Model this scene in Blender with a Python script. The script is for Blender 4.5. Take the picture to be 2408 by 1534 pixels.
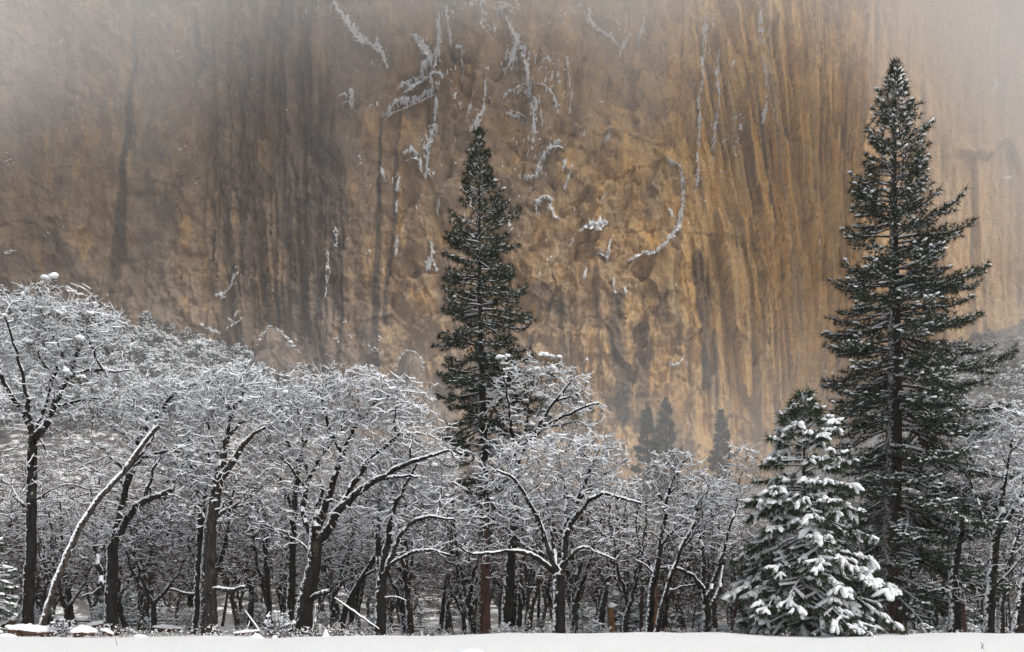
import bpy, math, random
import numpy as np
from mathutils import Vector

# ------------------------------------------------------------------ scene, camera, world, sun
for _o in list(bpy.data.objects):
    bpy.data.objects.remove(_o, do_unlink=True)
scene = bpy.context.scene
COL = scene.collection
R = math.radians

F = 2363.0      # focal length in reference units (photo seen 2408 wide)
HV = 1432.0     # height of the horizon in those units
UC = 1204.0
CH = 1.7        # camera height, metres

cam_data = bpy.data.cameras.new('camera')
cam = bpy.data.objects.new('camera', cam_data)
COL.objects.link(cam)
cam.location = (0, 0, CH)
cam.rotation_euler = (R(90), 0, 0)
cam_data.sensor_width = 36.0
cam_data.sensor_fit = 'HORIZONTAL'
cam_data.lens = 36.0 * F / 2408.0
cam_data.shift_y = (HV - 767.0) / 2408.0
cam_data.clip_start = 0.5
cam_data.clip_end = 3000
scene.camera = cam

SUN_ELEV, SUN_AZ = 43.0, 139.0     # azimuth seen from above, 180 = from behind the camera
world = bpy.data.worlds.new('World')
scene.world = world
world.use_nodes = True
wn, wl = world.node_tree.nodes, world.node_tree.links
wn.clear()
w_out = wn.new('ShaderNodeOutputWorld')
w_bg = wn.new('ShaderNodeBackground')
w_hs = wn.new('ShaderNodeHueSaturation')
w_sky = wn.new('ShaderNodeTexSky')
w_sky.sky_type = 'NISHITA'
w_sky.sun_disc = False
w_sky.sun_elevation = R(SUN_ELEV)
w_sky.sun_rotation = R(SUN_AZ)
w_sky.air_density = 1.0
w_sky.dust_density = 4.0
w_sky.ozone_density = 1.0
w_hs.inputs['Saturation'].default_value = 0.14      # overcast: the blue is gone
w_bg.inputs['Strength'].default_value = 0.12
wl.new(w_sky.outputs[0], w_hs.inputs['Color'])
wl.new(w_hs.outputs[0], w_bg.inputs['Color'])
wl.new(w_bg.outputs[0], w_out.inputs['Surface'])

sun_d = bpy.data.lights.new('sun', 'SUN')
sun_d.energy = 1.5
sun_d.angle = R(20)
sun_d.color = (1.0, 0.97, 0.93)
sun = bpy.data.objects.new('sun', sun_d)
COL.objects.link(sun)
_az, _el = R(SUN_AZ), R(SUN_ELEV)
_dir = Vector((math.sin(_az) * math.cos(_el), math.cos(_az) * math.cos(_el), math.sin(_el)))
sun.rotation_euler = _dir.to_track_quat('Z', 'Y').to_euler()

scene.view_settings.view_transform = 'Standard'
scene.view_settings.look = 'None'
scene.view_settings.exposure = 0.18
scene.view_settings.gamma = 1.0
cy = scene.cycles
cy.use_denoising = True
cy.denoiser = 'OPENIMAGEDENOISE'
cy.denoising_prefilter = 'NONE'
cy.max_bounces = 4
cy.diffuse_bounces = 2
cy.glossy_bounces = 1
cy.transmission_bounces = 1
cy.volume_bounces = 3
cy.transparent_max_bounces = 4
cy.use_adaptive_sampling = True
cy.adaptive_threshold = 0.05
cy.time_limit = 950
cy.caustics_reflective = False
cy.caustics_refractive = False
cy.volume_step_rate = 2.5
cy.volume_max_steps = 64

# ------------------------------------------------------------------ helpers
def PX(u, v, y):
    """a direction in the picture, at depth y metres, as a point of the place"""
    return np.array([(u - UC) / F * y, y, CH - (v - HV) / F * y])

def hash2(ix, iy, seed):
    h = (ix.astype(np.int64) * 374761393 + iy.astype(np.int64) * 668265263 + seed * 1442695041) & 0xffffffff
    h = ((h ^ (h >> 13)) * 1274126177) & 0xffffffff
    h = (h ^ (h >> 16)) & 0xffffffff
    return h / 4294967295.0

def vnoise(x, y, seed=0):
    x0 = np.floor(x); y0 = np.floor(y)
    fx = x - x0; fy = y - y0
    fx = fx * fx * fx * (fx * (fx * 6 - 15) + 10); fy = fy * fy * fy * (fy * (fy * 6 - 15) + 10)
    a = hash2(x0, y0, seed); b = hash2(x0 + 1, y0, seed)
    c = hash2(x0, y0 + 1, seed); d = hash2(x0 + 1, y0 + 1, seed)
    return (a * (1 - fx) + b * fx) * (1 - fy) + (c * (1 - fx) + d * fx) * fy

def fbm(x, y, seed=0, octv=4, gain=0.5, lac=2.03):
    s = 0; a = 1; t = 0
    for i in range(octv):
        s = s + a * vnoise(x, y, seed + i * 17); t += a
        x = x * lac + 11.3; y = y * lac + 5.7; a *= gain
    return s / t

def sstep(a, b, x):
    t = np.clip((x - a) / (b - a), 0, 1)
    return t * t * (3 - 2 * t)

def mk_mesh(name, V, faces, smooth=False, mat=None):
    me = bpy.data.meshes.new(name)
    V = np.asarray(V, dtype=np.float32).reshape(-1, 3)
    faces = [np.asarray(f, dtype=np.int32) for f in faces if len(f)]
    me.vertices.add(len(V)); me.vertices.foreach_set('co', V.ravel())
    if faces:
        li = np.concatenate([f.ravel() for f in faces])
        tot = np.concatenate([np.full(len(f), f.shape[1], np.int32) for f in faces])
        st = np.concatenate([[0], np.cumsum(tot)[:-1]]).astype(np.int32)
        me.loops.add(len(li)); me.loops.foreach_set('vertex_index', li)
        me.polygons.add(len(tot)); me.polygons.foreach_set('loop_start', st)
        if smooth:
            me.polygons.foreach_set('use_smooth', np.ones(len(tot), dtype=bool))
    me.update(calc_edges=True)
    if mat: me.materials.append(mat)
    return me

KIDS = {}      # parent name -> children, quicker than asking Blender
def link(name, data, parent=None, loc=None, label=None, cat=None, group=None, kind=None):
    o = bpy.data.objects.new(name, data)
    COL.objects.link(o)
    if parent:
        o.parent = parent; KIDS.setdefault(parent.name, []).append(o)
    if loc is not None: o.location = [float(c) for c in loc]
    if label: o['label'] = label
    if cat: o['category'] = cat
    if group: o['group'] = group
    if kind: o['kind'] = kind
    return o

def copy_tree(o, parent=None):
    c = o.copy(); COL.objects.link(c)
    if parent: c.parent = parent
    for ch in KIDS.get(o.name, ()):
        copy_tree(ch, c)
    return c

class Geo:
    """collects vertex and face arrays into one mesh"""
    def __init__(s): s.V = []; s.F = {}; s.n = 0
    def add(s, V, *Fs):
        V = np.asarray(V, float).reshape(-1, 3)
        for f in Fs:
            f = np.asarray(f)
            if len(f): s.F.setdefault(f.shape[1], []).append(f + s.n)
        s.V.append(V); s.n += len(V)
    def mesh(s, name, mat, smooth=True, off=None):
        if not s.V: return None
        V = np.concatenate(s.V)
        if off is not None: V = V - np.asarray(off)
        return mk_mesh(name, V, [np.concatenate(x) for x in s.F.values()], smooth, mat)

def norm(a):
    return a / np.maximum(np.linalg.norm(a, axis=-1, keepdims=True), 1e-9)

def tubes(P0, P1, A0, A1, B0, B1, D0, D1, k, ref, caps=False):
    """k-sided tapered tubes, one for each row; A, B are the radii along the two cross axes"""
    n = len(P0)
    ang = np.arange(k) * 2 * math.pi / k + (math.pi / 2)
    ca, sa = np.cos(ang), np.sin(ang)
    def ring(P, D, A, B):
        a = norm(np.cross(D, ref)); b = np.cross(a, D)
        return P[:, None, :] + a[:, None, :] * (A[:, None] * ca)[:, :, None] + b[:, None, :] * (B[:, None] * sa)[:, :, None]
    V = np.concatenate([ring(P0, D0, A0, B0), ring(P1, D1, A1, B1)], axis=1).reshape(-1, 3)
    i = np.arange(k); j = (i + 1) % k
    q = np.stack([i, j, j + k, i + k], axis=1)
    Fq = (np.arange(n)[:, None, None] * 2 * k + q[None]).reshape(-1, 4)
    if not caps: return V, Fq
    if k == 3: c = np.array([[2, 1, 0], [3, 4, 5]])
    else:
        c = np.array([list(range(k))[::-1], [x + k for x in range(k)]])
    Fc = (np.arange(n)[:, None, None] * 2 * k + c[None]).reshape(-1, c.shape[1])
    return V, Fq, Fc

REF_Y = np.array([0.13, 0.985, 0.07]); REF_Z = np.array([0.0, 0.0, 1.0])

def ico(sub):
    import bmesh
    bm = bmesh.new(); bmesh.ops.create_icosphere(bm, subdivisions=sub, radius=1.0)
    bm.verts.ensure_lookup_table()
    V = np.array([v.co[:] for v in bm.verts]); Fc = np.array([[v.index for v in f.verts] for f in bm.faces]); bm.free()
    return V, Fc
ICO1, ICO2, ICO3 = ico(1), ico(2), ico(3)

def lumps(geo, C, S, rng, base=None, rough=0.25, axis=None):
    """irregular snow lumps at C with half sizes S (n,3); axis turns the x half size along a direction"""
    BV, BF = base or ICO1
    n = len(C)
    if n == 0: return
    m = len(BV)
    V = np.broadcast_to(BV[None], (n, m, 3)).copy()
    V *= 1 + rough * (rng.random((n, m, 1)) - 0.5) * 2
    V[:, :, 2] = np.where(V[:, :, 2] < 0, V[:, :, 2] * 0.45, V[:, :, 2])
    V = V * S[:, None, :]
    if axis is None:
        t = rng.random(n) * 6.283
        axis = np.stack([np.cos(t), np.sin(t), np.zeros(n)], axis=1)
    a = norm(axis); b = norm(np.cross(REF_Z, a) + 1e-6); c = np.cross(a, b)
    W = V[:, :, 0:1] * a[:, None, :] + V[:, :, 1:2] * b[:, None, :] + V[:, :, 2:3] * c[:, None, :] + C[:, None, :]
    Fa = (np.arange(n)[:, None, None] * m + BF[None]).reshape(-1, 3)
    geo.add(W.reshape(-1, 3), Fa)

# ------------------------------------------------------------------ materials
def new_mat(name):
    m = bpy.data.materials.new(name); m.use_nodes = True
    nt = m.node_tree; b = nt.nodes['Principled BSDF']
    b.inputs['Specular IOR Level'].default_value = 0.25
    return m, nt, b

def N(nt, typ, **kw):
    n = nt.nodes.new(typ)
    for k, v in kw.items():
        if k in n.bl_rna.properties.keys(): setattr(n, k, v)
        else: n.inputs[k].default_value = v
    return n

def math_n(nt, op, a, b=None, clamp=False):
    n = nt.nodes.new('ShaderNodeMath'); n.operation = op; n.use_clamp = clamp
    for i, x in enumerate((a, b)):
        if x is None: continue
        if isinstance(x, (int, float)): n.inputs[i].default_value = x
        else: nt.links.new(x, n.inputs[i])
    return n.outputs[0]

def mix_n(nt, fac, a, b):
    n = nt.nodes.new('ShaderNodeMix'); n.data_type = 'RGBA'
    for sock, x in ((n.inputs[0], fac), (n.inputs[6], a), (n.inputs[7], b)):
        if isinstance(x, (int, float)): sock.default_value = x
        elif isinstance(x, tuple): sock.default_value = (*x, 1.0) if len(x) == 3 else x
        else: nt.links.new(x, sock)
    return n.outputs[2]

def mapr(nt, x, a, b, c=0.0, d=1.0, smooth=True):
    n = nt.nodes.new('ShaderNodeMapRange'); n.interpolation_type = 'SMOOTHSTEP' if smooth else 'LINEAR'
    nt.links.new(x, n.inputs[0])
    for i, v in enumerate((a, b, c, d)): n.inputs[i + 1].default_value = v
    return n.outputs[0]

def noise_n(nt, scale, detail=3.0, rough=0.55, vec=None):
    n = nt.nodes.new('ShaderNodeTexNoise'); n.inputs['Scale'].default_value = scale
    n.inputs['Detail'].default_value = detail; n.inputs['Roughness'].default_value = rough
    if vec is not None: nt.links.new(vec, n.inputs['Vector'])
    return n.outputs['Fac']

def pos_n(nt, sx=1, sy=1, sz=1):
    g = nt.nodes.new('ShaderNodeTexCoord')
    m = nt.nodes.new('ShaderNodeMapping'); m.inputs['Scale'].default_value = (sx, sy, sz)
    nt.links.new(g.outputs['Object'], m.inputs['Vector'])
    return m.outputs[0]

SNOW_C = (0.84, 0.855, 0.88)

def snow_mat(name='snow', scale=3.0, bump=0.15):
    m, nt, b = new_mat(name)
    nz = noise_n(nt, scale, 4, 0.6, pos_n(nt))
    nt.links.new(mix_n(nt, nz, (0.80, 0.815, 0.845), (0.87, 0.88, 0.90)), b.inputs['Base Color'])
    b.inputs['Roughness'].default_value = 0.65
    if bump:
        bp = N(nt, 'ShaderNodeBump', Strength=bump, Distance=0.06)
        nt.links.new(noise_n(nt, scale * 3, 4, 0.6, pos_n(nt)), bp.inputs['Height'])
        nt.links.new(bp.outputs[0], b.inputs['Normal'])
    return m

def bark_mat(name, dark, light, snow=1.0, vs=6.0, lichen=None, wind=1.0, high=None, upt=0.42, sdt=0.80):
    """bark with furrows; snow has caught on the upper side and, driven by wind, on one flank"""
    m, nt, b = new_mat(name); b.inputs['Specular IOR Level'].default_value = 0.03
    fur = noise_n(nt, 1.0, 4, 0.6, pos_n(nt, vs, vs, vs * 0.22))
    fur2 = mapr(nt, fur, 0.38, 0.66)
    colr = mix_n(nt, fur2, dark, light)
    if lichen is not None:
        lz = mapr(nt, noise_n(nt, 0.9, 3, 0.6, pos_n(nt)), 0.56, 0.68)
        colr = mix_n(nt, lz, colr, lichen)
    if high is not None:      # old red plates low down, darker young bark higher up
        tc = nt.nodes.new('ShaderNodeTexCoord'); s3 = nt.nodes.new('ShaderNodeSeparateXYZ'); nt.links.new(tc.outputs['Object'], s3.inputs[0])
        colr = mix_n(nt, mapr(nt, s3.outputs[2], 6.0, 14.0), colr, high)
    g = nt.nodes.new('ShaderNodeNewGeometry')
    sp = nt.nodes.new('ShaderNodeSeparateXYZ'); nt.links.new(g.outputs['Normal'], sp.inputs[0])
    sp2 = noise_n(nt, 5.0, 4, 0.65, pos_n(nt))
    spk = math_n(nt, 'MULTIPLY', math_n(nt, 'SUBTRACT', sp2, 0.5), 2.2)
    up = mapr(nt, math_n(nt, 'ADD', sp.outputs[2], spk), upt, upt + 0.2)
    dotn = nt.nodes.new('ShaderNodeVectorMath'); dotn.operation = 'DOT_PRODUCT'
    nt.links.new(g.outputs['Normal'], dotn.inputs[0]); dotn.inputs[1].default_value = (-0.93, -0.30, 0.2)
    side = mapr(nt, math_n(nt, 'ADD', dotn.outputs['Value'], math_n(nt, 'MULTIPLY', spk, 1.1)), sdt, sdt + 0.2)
    side = math_n(nt, 'MULTIPLY', side, wind)
    f = math_n(nt, 'MULTIPLY', math_n(nt, 'MAXIMUM', up, side), snow)
    nt.links.new(mix_n(nt, f, colr, SNOW_C), b.inputs['Base Color'])
    b.inputs['Roughness'].default_value = 0.8
    bp = N(nt, 'ShaderNodeBump', Strength=0.7, Distance=0.08)
    nt.links.new(fur, bp.inputs['Height']); nt.links.new(bp.outputs[0], b.inputs['Normal'])
    return m

def plain_mat(name, c1, c2, scale=4.0, rough=0.8, detail=3):
    m, nt, b = new_mat(name); b.inputs['Specular IOR Level'].default_value = 0.08
    nz = mapr(nt, noise_n(nt, scale, detail, 0.6, pos_n(nt)), 0.3, 0.7)
    nt.links.new(mix_n(nt, nz, c1, c2), b.inputs['Base Color'])
    b.inputs['Roughness'].default_value = rough
    return m

def leaf_mat(name, c1, c2, scale=1.5, trans=0.0):
    m = plain_mat(name, c1, c2, scale, 0.6)
    return m

M = {}
M['snow'] = snow_mat('snow')
M['snow_far'] = snow_mat('snow_far', 0.8, 0)
M['snow_ledge'] = plain_mat('snow_ledge', (0.89, 0.90, 0.92), (0.94, 0.945, 0.955), 0.8, 0.6)
M['oak_bark'] = bark_mat('oak_bark', (0.006, 0.0055, 0.005), (0.016, 0.014, 0.012), 0.95, 6.0, (0.028, 0.030, 0.020))
M['grey_bark'] = bark_mat('grey_bark', (0.010, 0.009, 0.008), (0.036, 0.030, 0.026), 0.9, 7.0, None, 0.6)
M['far_bark'] = bark_mat('far_bark', (0.010, 0.009, 0.0085), (0.028, 0.024, 0.021), 0.95, 5.0)
M['dead_wood'] = bark_mat('dead_wood', (0.018, 0.015, 0.013), (0.075, 0.060, 0.050), 1.0, 5.0, (0.010, 0.009, 0.008), 1.0, None, 0.22, 0.38)
M['twig'] = plain_mat('twig', (0.014, 0.012, 0.011), (0.036, 0.029, 0.025), 2.0)
M['twig_brown'] = plain_mat('twig_brown', (0.026, 0.018, 0.015), (0.065, 0.044, 0.036), 2.0)
M['pine_bark'] = bark_mat('pine_bark', (0.030, 0.016, 0.013), (0.105, 0.052, 0.038), 0.25, 4.5, None, 0.5)
M['tall_pine_bark'] = bark_mat('tall_pine_bark', (0.026, 0.014, 0.011), (0.085, 0.040, 0.030), 0.6, 4.5, None, 0.8, (0.022, 0.018, 0.015))
M['pine_bark_dark'] = bark_mat('pine_bark_dark', (0.02, 0.015, 0.012), (0.06, 0.042, 0.034), 0.9, 5.0, None, 1.0)
M['needle'] = leaf_mat('needle', (0.012, 0.018, 0.010), (0.036, 0.047, 0.025), 1.2)
M['needle_young'] = leaf_mat('needle_young', (0.013, 0.026, 0.012), (0.040, 0.064, 0.027), 1.6)
M['needle_far'] = leaf_mat('needle_far', (0.016, 0.026, 0.017), (0.035, 0.050, 0.032), 0.6)
M['leaf_far'] = leaf_mat('leaf_far', (0.018, 0.026, 0.022), (0.045, 0.058, 0.050), 0.5)
M['mistletoe'] = leaf_mat('mistletoe', (0.022, 0.024, 0.008), (0.070, 0.062, 0.022), 3.0)
M['orange_wood'] = bark_mat('orange_wood', (0.08, 0.036, 0.016), (0.26, 0.125, 0.05), 0.5, 4.0, None, 0.4)
M['dry_stem'] = plain_mat('dry_stem', (0.06, 0.036, 0.028), (0.17, 0.105, 0.078), 1.0)
M['log_wood'] = bark_mat('log_wood', (0.03, 0.018, 0.013), (0.13, 0.07, 0.045), 0.9, 4.0)
M['fence_wood'] = bark_mat('fence_wood', (0.03, 0.026, 0.024), (0.07, 0.06, 0.052), 0.9, 6.0)
M['jacket'] = plain_mat('jacket', (0.008, 0.009, 0.012), (0.018, 0.018, 0.022), 6.0)
M['skin'] = plain_mat('skin', (0.25, 0.13, 0.095), (0.32, 0.17, 0.12), 8.0, 0.55)
M['black_metal'] = plain_mat('black_metal', (0.008, 0.008, 0.009), (0.02, 0.02, 0.022), 8.0, 0.45)

# ------------------------------------------------------------------ terrain
def interp(x, tab):
    a = np.array(tab, float)
    return np.interp(x, a[:, 0], a[:, 1])

BASE_V = [(-900, 690), (-300, 705), (0, 712), (150, 735), (290, 782), (420, 797), (540, 820), (640, 900), (760, 975), (880, 1040), (1000, 1095), (1200, 1135),
          (1450, 1150), (1650, 1150), (1800, 1130), (1950, 1060), (2080, 975), (2200, 890), (2300, 828), (2408, 802), (2800, 770), (3400, 740)]
CREST = [(-900, 1500), (0, 1499), (230, 1502), (450, 1498), (560, 1498), (620, 1502), (700, 1498), (820, 1497), (1000, 1497), (1130, 1492), (1300, 1489), (1500, 1490),
         (1700, 1490), (1810, 1496), (1960, 1497), (2080, 1494), (2240, 1489), (2408, 1491), (3400, 1492)]

def ground_h(x, y):
    x = np.asarray(x, float); y = np.asarray(y, float)
    ys = np.maximum(y, 20.0)
    u = UC + x / ys * F
    # meadow with a low bank at about 60 m
    zc = CH - (interp(u, CREST) - HV) / F * 60.0
    near = -0.02 + 0.16 * (fbm(x / 9, y / 14, 3, 3) - 0.5) + 0.05 * (fbm(x / 2.2, y / 5.0, 8, 3) - 0.5)
    bank = sstep(38, 59, y)
    z = near * (1 - bank) + (zc + 0.16 * (fbm(x / 4.5, y / 6.0, 5, 3) - 0.5) + 0.07 * (fbm(x / 1.1, y / 2.0, 6, 3) - 0.5)) * bank
    drop = interp(u, [(-900, 0.16), (500, 0.18), (640, 0.30), (800, 0.55), (1000, 0.95), (1250, 1.05), (2408, 1.0)])
    z = z - drop * sstep(60.8, 66.0, y) + 0.14 * (fbm(x / 3.5, y / 3.5, 21, 4) - 0.5) * sstep(60, 66, y)
    # beyond the road and the flat wood the talus climbs to the foot of the wall
    zt = CH + (HV - interp(u, BASE_V)) / F * 440.0
    t = np.clip((y - 125) / (440.0 - 125), 0, 1.15)
    rough = 9.0 * (fbm(x / 42, y / 42, 33, 4) - 0.5) * sstep(0.05, 0.35, t)
    z = z * (1 - sstep(100, 160, y)) + (zt * t ** 1.25 + rough) * sstep(120, 135, y) + (-0.4) * sstep(100, 160, y)
    return z

def build_ground():
    ys = np.concatenate([np.linspace(-160, 20, 19), np.linspace(22, 34, 13), np.linspace(34.25, 74, 150), np.geomspace(74.6, 480, 130)])
    xs = np.concatenate([-np.geomspace(700, 40.5, 60), np.linspace(-40, 40, 241), np.geomspace(40.5, 700, 60)])
    X, Y = np.meshgrid(xs, ys)
    Z = ground_h(X, Y)
    nx, ny = len(xs), len(ys)
    V = np.stack([X, Y, Z], -1).reshape(-1, 3)
    i = np.arange(nx - 1)[None] + np.arange(ny - 1)[:, None] * nx
    q = np.stack([i, i + 1, i + nx + 1, i + nx], -1).reshape(-1, 4)
    m, nt, b = new_mat('snow_ground')
    nz = noise_n(nt, 0.5, 2, 0.6, pos_n(nt, 1, 0.5, 1))
    tc = nt.nodes.new('ShaderNodeTexCoord'); sp = nt.nodes.new('ShaderNodeSeparateXYZ'); nt.links.new(tc.outputs['Object'], sp.inputs[0])
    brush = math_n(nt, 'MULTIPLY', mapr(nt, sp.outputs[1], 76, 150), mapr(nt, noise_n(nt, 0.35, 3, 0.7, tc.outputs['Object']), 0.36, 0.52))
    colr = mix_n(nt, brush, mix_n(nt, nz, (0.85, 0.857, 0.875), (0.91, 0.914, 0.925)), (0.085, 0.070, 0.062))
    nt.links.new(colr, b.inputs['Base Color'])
    b.inputs['Roughness'].default_value = 0.6
    bp = N(nt, 'ShaderNodeBump', Strength=0.35, Distance=0.12)
    nt.links.new(noise_n(nt, 1.1, 3, 0.6, pos_n(nt, 1, 0.4, 1)), bp.inputs['Height'])
    nt.links.new(bp.outputs[0], b.inputs['Normal'])
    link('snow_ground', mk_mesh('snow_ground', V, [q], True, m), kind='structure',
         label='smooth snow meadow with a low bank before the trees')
build_ground()

# ------------------------------------------------------------------ the granite wall
SNOW_LINES = [
 [(790,20,6),(815,55,8),(835,85,10),(855,105,13),(880,110,9),(892,126,5)], [(832,232,6),(828,262,3)], [(800,246,2),(832,237,2)],
 [(885,100,5),(905,140,4),(912,165,3)], [(980,100,8),(1000,125,12),(1022,150,8)], [(1032,125,5),(1018,175,15),(985,200,17),(948,222,9)],
 [(1022,225,9),(980,245,9),(930,265,8),(903,287,3)], [(1040,80,4),(1030,140,6),(1035,60,3)], [(1050,30,3),(1060,110,2)],
 [(1027,250,4),(1020,300,7),(1014,335,6),(1005,380,4),(1003,425,3)], [(953,382,4),(972,373,5),(990,383,5),(992,410,2)],
 [(935,455,3),(942,430,3)], [(932,500,3),(936,470,2)], [(903,400,3),(905,432,4)], [(1160,12,7),(1190,10,8),(1210,22,4)], [(1100,20,5),(1140,8,5)],
 [(1215,100,9),(1208,130,14),(1196,157,11)], [(1190,40,3),(1205,80,4),(1220,100,5),(1238,160,7),(1242,192,6)],
 [(1186,232,6),(1204,214,5),(1240,195,6),(1282,202,4),(1302,225,3),(1312,262,3)], [(1240,195,4),(1252,240,3),(1256,305,3)], [(1194,265,3),(1215,263,6),(1238,278,3)],
 [(1236,210,3),(1272,250,2),(1275,300,2)], [(1110,322,4),(1125,295,5),(1137,270,2),(1142,200,2)], [(1085,110,2),(1090,180,2),(1086,195,2)], [(1112,225,2),(1100,270,3)],
 [(1268,380,5),(1290,352,15),(1312,345,11),(1326,352,7)], [(1270,380,6),(1260,412,4),(1238,420,4)], [(1330,380,3),(1322,405,3)], [(1345,395,2),(1330,440,3)],
 [(1258,478,9),(1278,460,9),(1300,468,5)], [(1290,480,5),(1306,512,6)], [(1370,533,9),(1400,541,15),(1427,530,8)], [(1436,560,3),(1430,605,4)],
 [(1384,25,5),(1386,52,6),(1408,66,4),(1440,96,4),(1462,116,4),(1476,92,3),(1483,80,2)], [(1462,116,3),(1458,133,2)], [(1520,20,2),(1508,70,3),(1502,100,2)],
 [(1345,215,3),(1340,260,2)], [(1330,120,3),(1340,210,2)], [(1565,370,2),(1597,390,3),(1608,430,3),(1606,480,4),(1592,540,6),(1570,570,6),(1550,592,6),(1528,600,4),(1500,600,4),(1478,618,3)],
 [(1573,490,4),(1586,512,3)], [(1662,30,2),(1657,110,3),(1650,200,2),(1640,240,3),(1646,300,3),(1641,370,2),(1641,420,5),(1634,452,4)],
 [(1692,120,2),(1686,180,4),(1692,235,3),(1682,300,3),(1680,360,2)], [(1783,40,4),(1788,112,2)], [(1802,240,3),(1796,283,3)], [(1790,150,2),(1808,215,2)], [(1725,145,3),(1720,160,2)],
 [(1016,575,3),(1018,600,5),(1008,632,6)], [(1015,610,4),(1028,635,4)], [(938,563,4),(932,605,2)], [(1028,500,2),(1036,460,2)], [(1350,560,3),(1340,570,2)],
 [(1408,598,5),(1430,606,3)], [(1472,688,4),(1466,676,3)], [(1440,660,4),(1446,690,2)], [(1380,640,4),(1372,655,3)], [(1578,858,3),(1596,856,4),(1607,838,2)],
 [(518,704,3),(530,700,4),(545,672,2),(562,640,2)], [(534,776,2),(553,762,5),(572,748,3)], [(772,590,2),(776,640,2),(766,700,2)], [(795,540,2),(792,585,3)],
 [(1420,335,2),(1430,325,4)], [(1412,480,2),(1425,455,2)], [(1925,565,2),(1927,580,2)], [(435,135,2),(415,140,1.5)], [(150,100,2),(140,112,1.5)], [(10,385,3),(30,375,1.5)],
 [(480,770,2),(520,788,2)], [(20,598,3),(40,590,2)], [(870,820,1.5),(905,835,1.5)], [(720,25,2),(715,45,1.5)],
]
# edges where a slab stands proud: points, height in metres, width in picture units, +1 when the side to the right of the line stands out
EDGES = [
 ([(452,100),(468,190),(492,250),(506,330),(522,400),(538,480),(556,560),(562,660),(556,745)], 5.0, 26, 1),
 ([(685,90),(700,200),(722,285),(752,345),(788,382),(792,440),(800,520)], 6.0, 34, -1),
 ([(800,470),(806,560),(803,660),(800,760)], 4.0, 9, -1),
 ([(760,470),(772,540),(768,640),(774,760)], 3.5, 12, 1),
 ([(565,250),(568,400),(572,560),(570,700)], 2.4, 12, 1), ([(625,360),(622,480),(628,600),(640,720)], 2.2, 14, -1),
 ([(590,450),(640,520),(668,600),(690,700)], 2.0, 12, -1),
 ([(0,444),(60,455),(120,492),(152,540),(160,600)], 3.5, 22, -1), ([(0,532),(40,518),(90,528),(120,560)], 2.5, 14, 1),
 ([(20,572),(80,556),(130,572),(160,598)], 2.5, 14, 1), ([(0,196),(70,190),(140,212),(195,226),(260,260)], 2.5, 15, 1),
 ([(330,90),(316,200),(304,330),(296,480)], 1.6, 24, 1), ([(180,240),(200,330),(240,390),(290,400)], 1.8, 20, -1),
 ([(330,460),(380,440),(440,450),(480,420)], 2.0, 14, 1), ([(410,560),(450,500),(500,470)], 1.8, 18, -1),
 ([(905,287),(940,268),(985,246),(1030,225)], 4.0, 18, 1), ([(950,215),(985,180),(1020,170),(1030,120),(1045,50)], 5.0, 24, -1),
 ([(1045,60),(1030,180),(1022,300),(1005,420),(1040,480)], 4.0, 20, 1), ([(896,290),(893,420),(900,520)], 1.6, 12, 1),
 ([(1186,235),(1205,214),(1240,196),(1285,202),(1310,240),(1305,300),(1270,340)], 3.5, 20, -1),
 ([(1265,385),(1290,352),(1325,345)], 2.5, 12, -1), ([(1210,420),(1260,440),(1330,410),(1400,440),(1480,400),(1560,370)], 2.0, 16, 1),
 ([(1362,534),(1400,545),(1435,530),(1500,540),(1600,545),(1700,555),(1800,590)], 2.5, 12, 1),
 ([(1565,370),(1597,388),(1610,430),(1607,490),(1590,545),(1555,592),(1500,603),(1475,632)], 5.0, 20, 1),
 ([(1604,-80),(1610,60),(1606,170),(1598,260),(1590,340)], 4.0, 22, 1), ([(1640,-80),(1640,120),(1634,300),(1632,480)], 3.0, 14, -1),
 ([(1300,640),(1320,700),(1325,800),(1345,900)], 4.0, 22, 1), ([(1400,690),(1405,800),(1420,900),(1415,1000)], 4.0, 18, 1), ([(1470,700),(1480,800),(1478,900),(1490,1010)], 3.5, 18, -1),
 ([(1500,560),(1520,650),(1515,760),(1530,880)], 2.5, 16, 1), ([(1355,760),(1372,860),(1378,960)], 3.0, 12, 1), ([(1600,880),(1640,890),(1660,940),(1665,1010)], 2.5, 16, 1),
 ([(1590,790),(1620,800),(1645,780)], 3.5, 10, 1), ([(1640,660),(1650,760),(1660,860),(1672,1010)], 2.0, 18, -1),
 ([(1700,985),(1730,970),(1762,985),(1775,1010)], 3.0, 10, 1), ([(900,640),(950,690),(1000,760),(1010,860)], 2.5, 20, -1), ([(860,760),(920,745),(1000,800)], 2.0, 16, 1),
 ([(560,770),(590,740),(600,690),(640,640)], 3.0, 14, 1), ([(620,720),(650,690),(690,720),(700,800)], 3.0, 16, -1), ([(980,880),(1000,940)], 2.0, 12, 1),
 ([(1130,620),(1200,640),(1260,660),(1300,690)], 2.0, 16, 1), ([(1240,690),(1290,720),(1330,700)], 2.0, 12, 1), ([(1120,460),(1180,470),(1260,520)], 1.5, 14, 1),
 ([(1480,160),(1540,180),(1580,140)], 1.8, 14, 1), ([(1500,250),(1560,270),(1590,240)], 1.8, 12, 1), ([(1350,300),(1420,330),(1480,310),(1560,330)], 1.8, 14, 1),
]
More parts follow.
